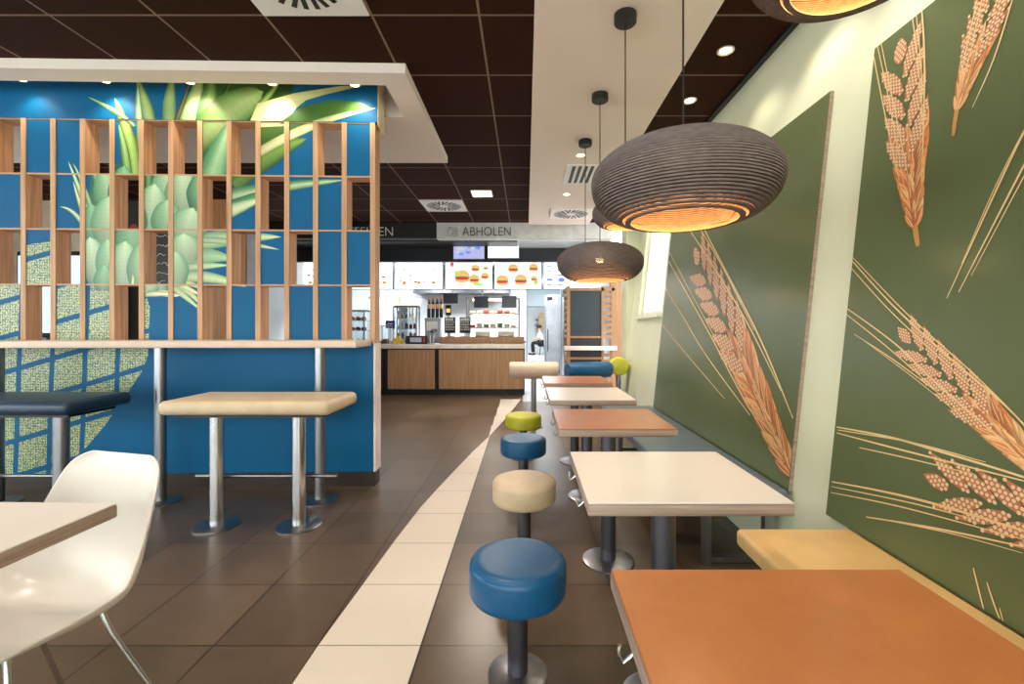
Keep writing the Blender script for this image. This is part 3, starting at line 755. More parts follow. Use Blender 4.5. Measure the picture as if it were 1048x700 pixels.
def chair(loc, rot, label):
    t = thing('shell_chair', label, 'chair', loc, rot)
    prof = [(-.245, .405), (-.225, .428), (-.17, .436), (-.08, .424), (.02, .412), (.10, .415), (.155, .44), (.188, .495), (.205, .56), (.222, .64), (.238, .72), (.250, .775), (.256, .803), (.258, .816)]
    hw = [.150, .190, .212, .225, .234, .240, .242, .238, .230, .220, .206, .190, .160, .118]
    lift = [.012, .022, .036, .055, .075, .088, .095, .09, .075, .06, .045, .034, .024, .016]
    n, mm = len(prof), 14; bm = bmesh.new(); vs = []
    for i in range(n):
        p = Vector((0, *prof[i])); a = Vector((0, *prof[max(i - 1, 0)])); c = Vector((0, *prof[min(i + 1, n - 1)]))
        tg = (c - a).normalized(); nrm = Vector((0, -tg.z, tg.y))
        row = []
        for j in range(mm + 1):
            v = 2 * j / mm - 1
            row.append(bm.verts.new(p + Vector((hw[i] * math.sin(v * 1.25) / math.sin(1.25), 0, 0)) + nrm * lift[i] * abs(v) ** 2.6))
        vs.append(row)
    for i in range(n - 1):
        for j in range(mm): bm.faces.new((vs[i][j], vs[i][j + 1], vs[i + 1][j + 1], vs[i + 1][j]))
    o = part('seat_shell', MB().bm(bm), shell_m, t)
    md = o.modifiers.new('thick', 'SOLIDIFY'); md.thickness = .007; md.offset = 1
    md = o.modifiers.new('smooth', 'SUBSURF'); md.levels = 2; md.render_levels = 2
    for sx in (-1, 1):
        for (y0, y1) in ((-.10, -.215), (.10, .235)):
            part('leg', MB().tube([(sx * .140, y0, .425), (sx * .148, y0 * 1.02, .40), (sx * .164, y0 * 1.08, .36), (sx * .235, y1, .012)], .0075, 12).lathe([(0, 0), (.012, 0), (.012, .014), (0, .016)], 14, (sx * .236, y1 * 1.0, 0)), chrome, t)
    part('cross_brace', MB().tube([(-.11, -.075, .40), (.11, .075, .40)], .005, 8).tube([(.11, -.075, .40), (-.11, .075, .40)], .005, 8), chrome, t)
    return t
chair((-1.36, 1.22, 0), math.radians(-14), 'white plastic shell chair on thin chrome legs behind the lower left table')

# ------------------------------------------------------------------ service counter and kitchen
tile_w = tile_mat('white kitchen tiles', (214, 214, 212), (230, 230, 228), (170, 172, 174), .3, .3, 0, 0, .004, .25, rvar=.05)
kit_w = mat('bright kitchen wall', (214, 222, 226), .35, var=.01, scale=2)
kx0, kx1 = -4.7, 1.5
struct('kitchen_floor', MB().box(-.05, 1.5, 7.55, 23, .0005, .002).box(kx0, -.05, 8.95, 12, .0005, .002), tile_w)  # white tiles brought forward to imitate the bright kitchen mirrored in the floor
b = MB().box(kx0, 0, 12, 12.1, 0, 2.75).box(-.02, .02, 12.1, 17, 0, 2.75).box(0, .06, 17, 17.1, 0, 2.75).box(.70, 1.6, 17, 17.1, 0, 2.75).box(.06, .70, 17, 17.1, 2.02, 2.75)
b.box(-1.5, 2.5, 22.9, 23.0, 0, 2.75).box(-1.5, -1.45, 17.1, 22.9, 0, 2.75).box(2.45, 2.5, 17.1, 22.9, 0, 2.75)
b.box(1.5, 1.55, 8.12, 17, 0, 2.75).box(kx0 - .05, kx0, 8.0, 12.1, 0, 2.75)
struct('wall_kitchen', b, kit_w)
dt = MB().box(.03, .06, 16.97, 17.12, 0, 2.05).box(.70, .73, 16.97, 17.12, 0, 2.05).box(.03, .73, 16.97, 17.12, 2.02, 2.05)
struct('door_1', dt, mat('grey door frame', (150, 154, 160), .4))
b = MB().box(-.15, kx1, 8.0, 8.66, 2.752, 2.8).box(kx0, kx1, 8.66, 12.1, 2.752, 2.8).box(-.1, kx1, 12.1, 17.1, 2.752, 2.8).box(-1.5, 2.5, 17.1, 23, 2.752, 2.8)
struct('ceiling_kitchen', b, kit_w)
struct('ceiling_dark', MB().box(kx0, -.15, 8.0, 8.66, 2.752, 2.8), black_m)
struct('fascia', MB().box(kx0, kx1, 8.66, 8.76, 2.49, 2.752), mat('blue black fascia', (14, 18, 30), .35))
lp0 = None
for x, y, lab in ((-3.6, 10.4, 'ceiling light panel over the left end of the kitchen'), (-2.2, 10.4, 'ceiling light panel over the middle left of the kitchen'), (-.8, 10.4, 'ceiling light panel over the middle of the kitchen'), (.7, 10.6, 'ceiling light panel before the kitchen corridor'), (.6, 14.5, 'ceiling light panel in the kitchen corridor'), (.5, 19.5, 'ceiling light panel in the room behind the doorway')):
    t = thing('kitchen_ceiling_light', lab, 'ceiling light', (x, y, 2.75), 0, 'kitchen light panels')
    part('frame', MB().box(-.31, .31, -.31, .31, -.01, .0), white_m, t); part('diffuser', MB().box(-.28, .28, -.28, .28, -.014, -.01), emis('panel glow', (240, 246, 255), 6.), t)
    light('panel_light', 'AREA', (0, 0, -.03), 60 if y < 17 else 80, (.93, .97, 1.), t, shape='SQUARE', size=.55)
# hanging order and pick-up signs
sign_blk = mat('black sign board', (18, 18, 20), .5); sign_wht = mat('light grey sign board', (214, 214, 212), .5)
def text(name, s, x, z, y, w, h, m, parent, rot=0):
    c = bpy.data.curves.new(name, 'FONT'); c.body = s; c.size = 1; c.extrude = .006; c.offset = -.012
    o = bpy.data.objects.new(name, c); COL.objects.link(o); c.materials.append(m)
    bpy.context.view_layer.update(); d = o.dimensions
    dg = bpy.context.evaluated_depsgraph_get(); me = bpy.data.meshes.new_from_object(o.evaluated_get(dg)); sx_, sy_ = w / d.x, h / d.y
    me.transform(Matrix.Diagonal((sx_, sy_, .8, 1))); bpy.data.objects.remove(o); o = bpy.data.objects.new(name, me); COL.objects.link(o)
    o.rotation_euler = (math.pi / 2, 0, rot); o.location = (x, y, z); o.parent = parent; return o
sg = thing('hanging_sign', 'black hanging sign board reading BESTELLEN, partly behind the divider', 'sign', (-3.0, 7.8, 2.75))
part('board', MB().box(-1.72, 1.468, 0, .2, .02, .288), sign_blk, sg)
text('lettering', 'BESTELLEN', (341 - CX) / F * 7.8 + 3.0, .06, -.003, 60 * 7.8 / F, .15, white_m, sg)
sg = thing('hanging_sign', 'pale grey hanging sign board reading ABHOLEN above the counter screens', 'sign', (-1.53, 7.8, 2.75))
part('board', MB().box(0, 2.35, 0, .2, .015, .288).box(2.355, 3.02, 0, .2, .015, .288), sign_wht, sg)
text('lettering', 'ABHOLEN', 26 * 7.8 / F, .06, -.003, 49.5 * 7.8 / F, .15, black_m, sg)
ic = MB(); sx = 11 * 7.8 / F; dk = .006
def bar2(p, q):
    p, q = Vector((sx + p[0], -.006, .06 + p[1])), Vector((sx + q[0], -.006, .06 + q[1])); ic.tube([p, q], .0045, 6)
for p, q in (((0, 0), (.02, .15)), ((.02, .15), (.085, .15)), ((0, 0), (.075, 0)), ((.075, 0), (.07, .06)), ((.09, .09), (.17, .09)), ((.09, .09), (.105, .13)), ((.105, .13), (.155, .13)), ((.155, .13), (.17, .09)), ((.09, .065), (.18, .065)), ((.09, .035), (.18, .035)), ((.1, 0), (.17, 0)), ((.17, 0), (.18, .035)), ((.1, 0), (.09, .035)), ((.035, .15), (.05, .10)), ((.05, .1), (.07, .11))): bar2(p, q)
part('icon', ic, grey_m, sg, 'grey outline drawing of a paper bag and a burger')
# menu boards
food = [emis('screen bun', (226, 160, 100), .8), emis('screen meat', (150, 70, 56), .7), emis('screen salad', (150, 184, 96), .8), emis('screen red', (204, 60, 52), .8), emis('screen blue', (96, 128, 206), .8), emis('screen grey', (168, 176, 190), .8)]
scr_w = emis('menu screen white', (250, 252, 255), 1.05)
def ell(b, cx, cz, rx, rz, y, mi, n=16, a0=0., a1=2 * math.pi):
    b.poly([(cx + rx * math.cos(a0 + (a1 - a0) * k / n), y, cz + rz * math.sin(a0 + (a1 - a0) * k / n)) for k in range(n if a1 > 6 else n + 1)], mi)
def burger(b, cx, cz, s, y):
    ell(b, cx, cz + .25 * s, .5 * s, .38 * s, y, 0, 14, 0, math.pi); ell(b, cx, cz + .2 * s, .56 * s, .1 * s, y - .0005, 2); ell(b, cx, cz + .08 * s, .52 * s, .12 * s, y - .001, 1)
    ell(b, cx + .1 * s, cz + .14 * s, .3 * s, .05 * s, y - .0015, 3); ell(b, cx, cz - .08 * s, .5 * s, .14 * s, y - .0008, 0)
MBX = [(308, 356, 'menu screen glimpsed through the divider openings'), (357, 402.5, 'menu screen half hidden by the divider end post'), (404, 453.7, 'menu screen right beside the divider end post with small breakfast pictures'), (455.3, 504.3, 'menu screen with a large red burger picture'), (505.8, 554.4, 'menu screen with four burger pictures'), (556, 603, 'menu screen with blue writing, half behind the low pendant lamp')]
rnd = random.Random(4)
for k, (xa, xb, lab) in enumerate(MBX):
    Y = 9.6; a, b_ = (xa - CX) / F * Y, (xb - CX) / F * Y; z0, z1 = 2.045, 2.63
    t = thing('menu_screen', lab, 'menu screen', ((a + b_) / 2, Y, z0), 0, 'lit menu screens above the counter'); w = (b_ - a) / 2; h = z1 - z0
    part('housing', MB().box(-w, w, 0, .06, 0, h), black_m, t); part('screen', MB().box(-w + .012, w - .012, -.004, 0, .012, h - .012), scr_w, t)
    pic = MB(); y = -.006
    if k in (2, 1, 0):
        for i in range(9): ell(pic, rnd.uniform(-w * .8, w * .8), rnd.uniform(.08, h * .75), .04, .02, y - i * 1e-4, rnd.choice([5, 0, 5, 1]))
        for i in range(3): burger(pic, -w * .6 + i * w * .6, h * .22, .08, y - .002)
    elif k == 3:
        burger(pic, -.14, h * .36, .32, y); burger(pic, .12, h * .3, .22, y - .004); burger(pic, .34, h * .42, .17, y - .002); burger(pic, .14, h * .7, .18, y - .002); burger(pic, .36, h * .74, .1, y - .002)
        for i in range(5): pic.box(-w * .8, -w * .8 + rnd.uniform(.06, .16), y, y + .001, h * .62 + i * .035, h * .62 + i * .035 + .012, 5); ell(pic, -w * .7, h * .9, .04, .05, y, 3); ell(pic, .2, h * .18, .12, .03, y, 2); ell(pic, -.25, h * .62, .07, .03, y - .003, 2)
    elif k == 4:
        for cx, cz, s in ((-.33, .14, .26), (.06, .15, .27), (-.1, .40, .22), (.33, .42, .2), (.34, .2, .14)): burger(pic, cx, cz, s, y)
        ell(pic, .38, .16, .05, .06, y, 2)
    else:
        for i in range(10): pic.box(-w * .85 + (i % 2) * .22, -w * .85 + (i % 2) * .22 + rnd.uniform(.08, .18), y, y + .001, .08 + i // 2 * .1, .1 + i // 2 * .1 + rnd.uniform(0, .03), 4)
        ell(pic, -.1, .2, .07, .05, y - .001, 4); ell(pic, .06, .3, .05, .05, y - .001, 4)
    part('menu_picture', pic, food, t)
for xa, xb, ya, yb, m, lab in ((463.5, 496.3, 247.5, 265.5, emis('blue grey screen', (150, 152, 190), .9), 'ceiling screen with a blurred lilac picture under the ABHOLEN sign'), (498.8, 531.5, 247, 264.6, scr_w, 'ceiling screen glowing plain white under the ABHOLEN sign')):
    Y = 8.5; p, q = P(xa, yb, Y), P(xb, ya, Y)
    t = thing('order_screen', lab, 'screen', ((p.x + q.x) / 2, Y, p.z), 0, 'pick-up number screens'); w = (q.x - p.x) / 2; h = q.z - p.z
    part('housing', MB().box(-w, w, 0, .05, 0, h), black_m, t); part('screen', MB().box(-w + .012, w - .012, -.004, 0, .012, h - .012), m, t); part('ceiling_bracket', MB().box(-.03, .03, .02, .045, h, 2.752 - p.z), black_m, t)
    pic = MB(); r2_ = random.Random(9)
    if 'lilac' in lab:
        for i in range(12): ell(pic, r2_.uniform(-w * .7, w * .7), r2_.uniform(.05, h * .8), .05, .03, -.006 - i * 1e-4, r2_.choice([4, 5, 5]))
    else:
        for i in range(2): pic.box(-w * .5, w * .5, -.006, -.005, h * .82 + i * .012, h * .83 + i * .012, 5)
    part('screen_picture', pic, food, t)

# counter units
def unit(x0, x1, lab):
    t = thing('counter_unit', lab, 'counter', ((x0 + x1) / 2, 8.25, 0), 0, 'wood-fronted counter units'); w = (x1 - x0) / 2
    part('carcass', MB().box(-w, w, .03, .6, .1, .848), black_m, t); part('front_panel', MB().box(-w + .02, w - .02, 0, .03, .115, .83), brown_wood, t); part('kick_plate', MB().box(-w, w, .06, .58, 0, .1), black_m, t)
unit(-4.65, -2.62, 'wood-fronted counter unit running behind the divider'); unit(-2.53, -1.64, 'narrow wood-fronted counter unit beside the divider end post, between black gaps'); unit(-1.60, -.02, 'wide wood-fronted counter unit below the two black menu stands')
struct('trim_2', MB().box(-2.62, -2.53, 8.3, 8.8, 0, .848).box(-1.64, -1.60, 8.3, 8.8, 0, .848), black_m)
solo('countertop', MB().rbox(-2.32, 2.32, -.34, .34, -.03, .05, .008, 2), mat('pale counter top', (214, 206, 200), .3), 'long pale countertop lying across the wood-fronted counter units', 'countertop', (-2.33, 8.56, .88))
solo('counter_upstand', MB().rbox(-.8, .8, -.16, .16, 0, .125, .006, 2), brown_wood, 'low wooden upstand along the back of the countertop under the bright kitchen', 'counter shelf', (-.83, 8.72, .931))
t = thing('back_counter', 'steel back counter along the kitchen, carrying the drinks machines', 'counter', (-2.3, 10.2, 0))
part('worktop', MB().rbox(-2.35, 2.3, -.35, .35, .90, .95, .005, 2), steel, t); part('cabinet', MB().box(-2.3, 2.25, -.3, .34, .08, .90), white_m, t); part('kick_plate', MB().box(-2.3, 2.25, -.25, .34, 0, .08), black_m, t)
Z1 = .9305; Z2 = 1.057; ZB = .951; YBK = 9.98
# things on the counter
t = thing('glass_display', 'tall glass display cabinet with packed shelves left of the black bottles', 'display cabinet', (-2.62, YBK, ZB))
part('frame', MB().box(-.26, .26, -.15, .15, 0, .03).box(-.26, .26, -.15, .15, .72, .76).box(-.26, -.235, -.15, -.13, .03, .72).box(.235, .26, -.15, -.13, .03, .72).box(-.26, -.235, .13, .15, .03, .72).box(.235, .26, .13, .15, .03, .72), steel, t)
part('pane', MB().box(-.235, .235, -.147, -.143, .03, .72), glass_m, t); part('shelf', MB().box(-.235, .235, -.13, .13, .25, .258).box(-.235, .235, -.13, .13, .48, .488), steel, t)
rnd = random.Random(5)
gm = [mat('pack yellow', (226, 190, 60), .5), mat('pack red', (170, 50, 50), .5), mat('pack green', (90, 140, 80), .5), mat('pack white', (235, 232, 225), .5), mat('pack blue', (40, 70, 140), .5)]
for zz in (.031, .259, .489):
    for k in range(5):
        x = -.18 + k * .09; hh = rnd.uniform(.08, .17); q = MB().lathe([(0, 0), (.032, 0), (.034, .01), (.034, hh * .75), (.015, hh * .92), (.015, hh), (0, hh)], 14)
        solo('bottle', q, rnd.choice(gm), 'small %s bottle on the %s shelf of the glass display cabinet' % (('first', 'second', 'third', 'fourth', 'fifth')[k], {.031: 'bottom', .259: 'middle', .489: 'top'}[zz]), 'bottle', (-2.62 + x, YBK, ZB + zz), 0, 'bottles in the glass display')
t = thing('light_box', 'white lit sign box with an orange squiggle on top of the glass display cabinet', 'sign', (-2.58, YBK, ZB + .761))
part('housing', MB().box(-.25, .25, -.1, .1, 0, .18), white_m, t); part('sign_face', MB().box(-.24, .24, -.104, -.1, .01, .17), emis('sign face', (250, 244, 226), 1.1), t)
part('squiggle', MB().tube([(-.2, -.108, .13), (-.16, -.108, .14), (-.14, -.108, .11), (-.19, -.108, .085), (-.15, -.108, .05), (-.2, -.108, .035)], .012, 8), emis('orange sign ink', (226, 100, 40), 1.), t)
t = thing('drinks_machine', 'grey drinks machine standing under the row of black bottles', 'drinks machine', (-2.02, YBK, ZB))
part('body', MB().rbox(-.17, .17, -.15, .15, 0, .5, .01, 2), mat('machine grey', (176, 180, 188), .35), t); part('front_panel', MB().box(-.13, .11, -.156, -.15, .22, .42), white_m, t); part('drip_tray', MB().box(-.14, .14, -.22, -.15, .02, .05), steel, t); part('spout', MB().tube([(0, -.18, .20), (0, -.18, .16)], .015, 10).box(-.05, .05, -.2, -.15, .18, .21), black_m, t)
bt = None
for k, lab in enumerate(('first black bottle with orange label from the left on the drinks machine', 'second black bottle with orange label on the drinks machine', 'third black bottle with orange label on the drinks machine', 'rightmost black bottle with orange label on the drinks machine')):
    x = -2.13 + k * .09
    if bt is None:
        bt = thing('syrup_bottle', lab, 'bottle', (x, YBK, ZB + .501), 0, 'black labelled bottles on the drinks machine')
        part('bottle', MB().lathe([(0, 0), (.036, 0), (.038, .01), (.038, .30), (.018, .37), (.016, .41), (0, .41)], 20), black_m, bt)
        part('label', MB().lathe([(.0385, .20), (.0385, .30)], 20), mat('orange white label', (244, 196, 150), .5), bt); part('cap', MB().lathe([(.0, .40), (.019, .40), (.019, .44), (0, .44)], 16), mat('orange cap', (214, 120, 60), .5), bt)
    else: copy_tree(bt, lab, (x, YBK, ZB + .501))
t = thing('small_screen', 'little dark screen with an orange spot right of the black bottles', 'screen', (-1.70, YBK, ZB))
part('stand', MB().box(-.02, .02, -.02, .02, 0, .55).box(-.06, .06, -.06, .06, 0, .02), steel, t); part('bezel', MB().box(-.06, .06, -.03, .0, .55, .78), black_m, t); part('screen', MB().box(-.04, .04, -.033, -.03, .62, .70), emis('orange spot', (255, 180, 110), 1.), t)
# items standing on the front counter
def at(px, Y=8.45): return (px - CX) / F * Y
t = thing('glass_case', 'small clear glass case beside the divider end post', 'display case', (at(394.5), 8.45, Z1))
part('frame', MB().box(-.1, .1, -.1, .1, 0, .02).box(-.1, .1, -.1, .1, .33, .345).box(-.1, -.085, -.1, -.085, .02, .33).box(.085, .1, -.1, -.085, .02, .33).box(-.1, -.085, .085, .1, .02, .33).box(.085, .1, .085, .1, .02, .33), steel, t); part('pane', MB().box(-.085, .085, -.097, -.093, .02, .33), glass_m, t)
solo('bread_roll', MB().lathe([(0, 0), (.06, 0), (.075, .025), (.06, .06), (.03, .075), (0, .078)], 20), mat('crust', (170, 120, 80), .7), 'brown bread roll inside the small glass case', 'bread', (at(394.5), 8.45, Z1 + .021))
t = thing('payment_box', 'dark blue box sign on a stem behind the small glass case', 'sign', (at(399.5, 8.75), 8.75, Z1))
part('stem', MB().tube([(0, 0, .01), (0, 0, .29)], .012, 10).lathe([(0, 0), (.06, 0), (.06, .01), (0, .012)], 20), steel, t); part('sign_box', MB().rbox(-.085, .085, -.03, .03, .29, .44, .008, 2), mat('navy box', (20, 40, 120), .4), t); part('mark', MB().tube([(-.05, -.033, .36), (-.02, -.033, .385), (.02, -.033, .37), (.05, -.033, .385)], .008, 8), white_m, t)
rnd = random.Random(11); yel = mat('yellow wrapper', (232, 196, 62), .5, var=.15)
toy = MB().rbox(-.04, .04, -.03, .03, 0, .05, .014, 3)
k = 0
for lev, cnt in ((0, 3), (1, 2), (2, 1)):
    for i in range(cnt):
        solo('snack_pack', toy, yel, ('yellow snack pack at the %s of the small heap on the counter' % ('bottom left', 'bottom middle', 'bottom right', 'middle left', 'middle right', 'top')[k]), 'snack', (at(408) + (i - (cnt - 1) / 2) * .084, 8.42, Z1 + lev * .0505), 0, 'yellow packs heaped on the counter'); k += 1
t = thing('coin_tray', 'black framed tray with a pale label and red edge on the counter', 'tray', (at(427), 8.42, Z1))
part('tray', MB().rbox(-.2, .2, -.06, .06, 0, .15, .012, 2), black_m, t); part('label', MB().box(-.11, .1, -.064, -.06, .035, .12), mat('tray label', (180, 190, 214), .5), t); part('red_edge', MB().box(.13, .17, -.064, -.06, .03, .13), mat('tray red', (170, 56, 50), .5), t)
for k, (px, lab) in enumerate(((440.2, 'steel cup beside the wooden upstand, left one'), (443.6, 'steel cup beside the wooden upstand, right one'))):
    solo('steel_cup', MB().lathe([(0, 0), (.024, 0), (.028, .16), (.025, .16), (.022, .006), (0, .006)], 18), steel, lab, 'cup', (at(px), 8.42, Z1), 0, 'steel cups on the counter')
t = thing('card_terminal', 'dark card terminal on an angled arm at the left end of the wooden upstand', 'card terminal', (at(444.5, 8.7), 8.7, Z2)); part('terminal', MB().rbox(-.05, .05, -.05, .03, .10, .15, .01, 2), mat('terminal blue grey', (44, 52, 74), .4), t); part('arm', MB().tube([(0, 0, 0), (0, 0, .11)], .012, 10), steel, t); part('keypad', MB().box(-.03, .03, -.052, -.05, .11, .14), grey_m, t)
def menu_stand(px, lab):
    t = thing('menu_stand', lab, 'menu stand', (at(px, 8.7), 8.7, Z2), 0, 'black menu stands on the counter')
    part('board', MB().rbox(-.105, .105, -.01, .01, .07, .375, .004, 2), black_m, t); part('foot', MB().box(-.09, .09, -.05, .05, 0, .012).box(-.01, .01, -.006, .006, .012, .07), steel, t)
    s = MB(); r = random.Random(px)
    for i in range(8):
        z = .34 - i * .03; x = -.085
        while x < .07:
            w = r.uniform(.012, .04); s.box(x, min(.085, x + w), -.0115, -.0102, z, z + (.018 if i in (0, 1) else .009)); x += w + .008
    part('chalk_writing', s, white_m, t)
menu_stand(460.5, 'black menu stand with white writing, left one of the pair on the wooden upstand'); menu_stand(476, 'black menu stand with white writing, right one of the pair on the wooden upstand')
for px, w, lab in ((494, .13, 'pale food tray on the wooden upstand right of the menu stands'), (518, .15, 'pale food tray at the right end of the wooden upstand')):
    t = thing('serving_tray', lab, 'tray', (at(px, 8.72), 8.72, Z2), 0, 'serving trays on the upstand')
    part('tray', MB().rbox(-w, w, -.1, .1, 0, .03, .008, 2), steel, t); part('rim', MB().box(-w, w, -.1, -.09, .03, .1).box(-w, w, .09, .1, .03, .1).box(-w, -w + .01, -.09, .09, .03, .1).box(w - .01, w, -.09, .09, .03, .1), mat('tray beige', (196, 184, 166), .5), t)
for xa, xb, ya, yb, lab in ((453.5, 468.5, 300, 310.5, 'dark hanging monitor farthest left, above the menu stands'), (485, 499.8, 303.5, 315, 'dark hanging monitor in the middle of the three'), (513.5, 528.6, 303, 314.8, 'dark hanging monitor nearest the corridor')):
    Y = 9.3; p, q = P(xa, yb, Y), P(xb, ya, Y); w = (q.x - p.x) / 2; h = q.z - p.z
    t = thing('kitchen_monitor', lab, 'monitor', ((p.x + q.x) / 2, Y, p.z), 0, 'hanging kitchen monitors')
    part('bezel', MB().rbox(-w, w, 0, .04, 0, h, .005, 1), black_m, t); part('screen', MB().box(-w + .01, w - .01, -.003, 0, .012, h - .01), mat('screen off', (40, 46, 66), .2), t); part('hanger', MB().tube([(0, .035, h - .02), (0, .2, h - .01), (0, .318, 2.032 - p.z)], .012, 10), steel, t)
# pass-through rack glowing behind the counter
t = thing('pass_rack', 'steel pass-through rack with warm lamps behind the serving trays', 'shelf rack', (-.78, 11.0, 0))
for x in (-.62, .62):
    for y in (-.2, .2): part('post', MB().box(x - .02, x + .02, y - .02, y + .02, 0, 1.95), steel, t)
for z in (.9, 1.22, 1.55, 1.93): part('shelf', MB().box(-.64, .64, -.24, .24, z, z + .02), steel, t)
for z in (1.5, 1.87): part('heat_lamp', MB().box(-.5, .5, -.05, .05, z + .02, z + .05), emis('heat lamp', (255, 226, 190), 5.), t)
light('heat_light', 'AREA', (0, -.05, 1.86), 14, (1, .9, .75), t, shape='RECTANGLE', size=1.0, size_y=.1)
r = random.Random(21)
bxm = [mat('carton %d' % k, c, .6) for k, c in enumerate(((226, 196, 150), (196, 60, 50), (236, 226, 210), (110, 140, 80)))]
n = 0
for zi, z in enumerate((.921, 1.241, 1.571)):
    for k in range(7):
        solo('food_carton', MB().rbox(-.06, .06, -.06, .06, 0, r.uniform(.06, .1), .008, 2), bxm[r.randrange(4)], '%s food carton from the left on the %s shelf of the pass-through rack' % (('first', 'second', 'third', 'fourth', 'fifth', 'sixth', 'seventh')[k], ('lowest', 'middle', 'upper')[zi]), 'carton', (-1.28 + k * .165, 10.95, z), 0, 'cartons in the pass-through rack')
t = thing('extractor_hood', 'steel extractor hood on the kitchen back wall above the rack', 'hood', (-1.6, 11.6, 2.1))
part('canopy', MB().add([(-1.2, -.4, 0), (1.2, -.4, 0), (1.2, .4, 0), (-1.2, .4, 0), (-1.0, -.1, .5), (1.0, -.1, .5), (1.0, .4, .5), (-1.0, .4, .5)], [(0, 1, 2, 3), (4, 5, 6, 7), (0, 1, 5, 4), (1, 2, 6, 5), (2, 3, 7, 6), (3, 0, 4, 7)]), steel, t)
part('duct', MB().box(-.3, .3, -.05, .35, .5, .652), steel, t)
t = thing('drinks_fridge', 'tall steel fridge standing at the left of the kitchen back wall', 'fridge', (-3.5, 11.55, 0)); part('body', MB().rbox(-.4, .4, -.35, .35, .08, 2.0, .012, 2), steel, t)
d = part('door', MB().box(-.37, .37, -.37, -.3505, .14, 1.94), mat('fridge door', (206, 210, 214), .3, .2), t); part('handle', MB().tube([(-.3, -.4, .8), (-.3, -.4, 1.4)], .012, 8).tube([(-.3, -.4, .82), (-.3, -.37, .82)], .008, 8).tube([(-.3, -.4, 1.38), (-.3, -.37, 1.38)], .008, 8), black_m, d); part('foot', MB().box(-.35, .35, -.3, .3, 0, .08), black_m, t)
# steel kitchen gear at the corridor
def cabinet(name, x, y, w, d, h, lab):
    t = thing(name, lab, 'kitchen cabinet', (x, y, .002)); part('body', MB().rbox(-w, w, -d, d, .08, h, .01, 2), steel, t)
    dd = part('door', MB().box(-w + .02, w - .02, -d - .015, -d - .0005, .12, h - .25), mat('cabinet door grey', (188, 192, 198), .3, .3), t); part('handle', MB().tube([(-w + .06, -d - .04, .6), (-w + .06, -d - .04, 1.2)], .012, 8).tube([(-w + .06, -d - .04, .62), (-w + .06, -d - .014, .62)], .008, 8).tube([(-w + .06, -d - .04, 1.18), (-w + .06, -d - .014, 1.18)], .008, 8), black_m, dd)
    part('control_panel', MB().box(-w + .05, -w + .2, -d - .006, -d - .0003, h - .18, h - .08), black_m, t); part('foot', MB().box(-w + .03, w - .03, -d + .03, d - .03, 0, .08), black_m, t)
cabinet('steel_cabinet', .78, 12.6, .24, .3, 2.15, 'tall steel cabinet in the corridor right of the doorway'); cabinet('steel_cabinet', 1.1, 11.0, .26, .3, 2.2, 'tall pale steel cabinet close behind the wooden louvre stand')
# seen through the doorway
for k, z in enumerate((1.2, 1.46, 1.72)):
    solo('storage_box', MB().rbox(-.22, .22, -.15, .15, 0, .22, .008, 2), mat('cardboard box', (206, 176, 130), .7), 'tan storage box on the far wall shelf, %s one' % ('lowest', 'middle', 'highest')[k], 'box', (.86, 22.6, z + .012), 0, 'boxes on the far wall shelves')
    solo('wall_shelf', MB().box(-.4, .4, -.2, .2, -.02, .01), steel, 'steel wall shelf under the %s tan box' % ('lowest', 'middle', 'highest')[k], 'shelf', (.86, 22.68, z), 0, 'wall shelves in the far room')
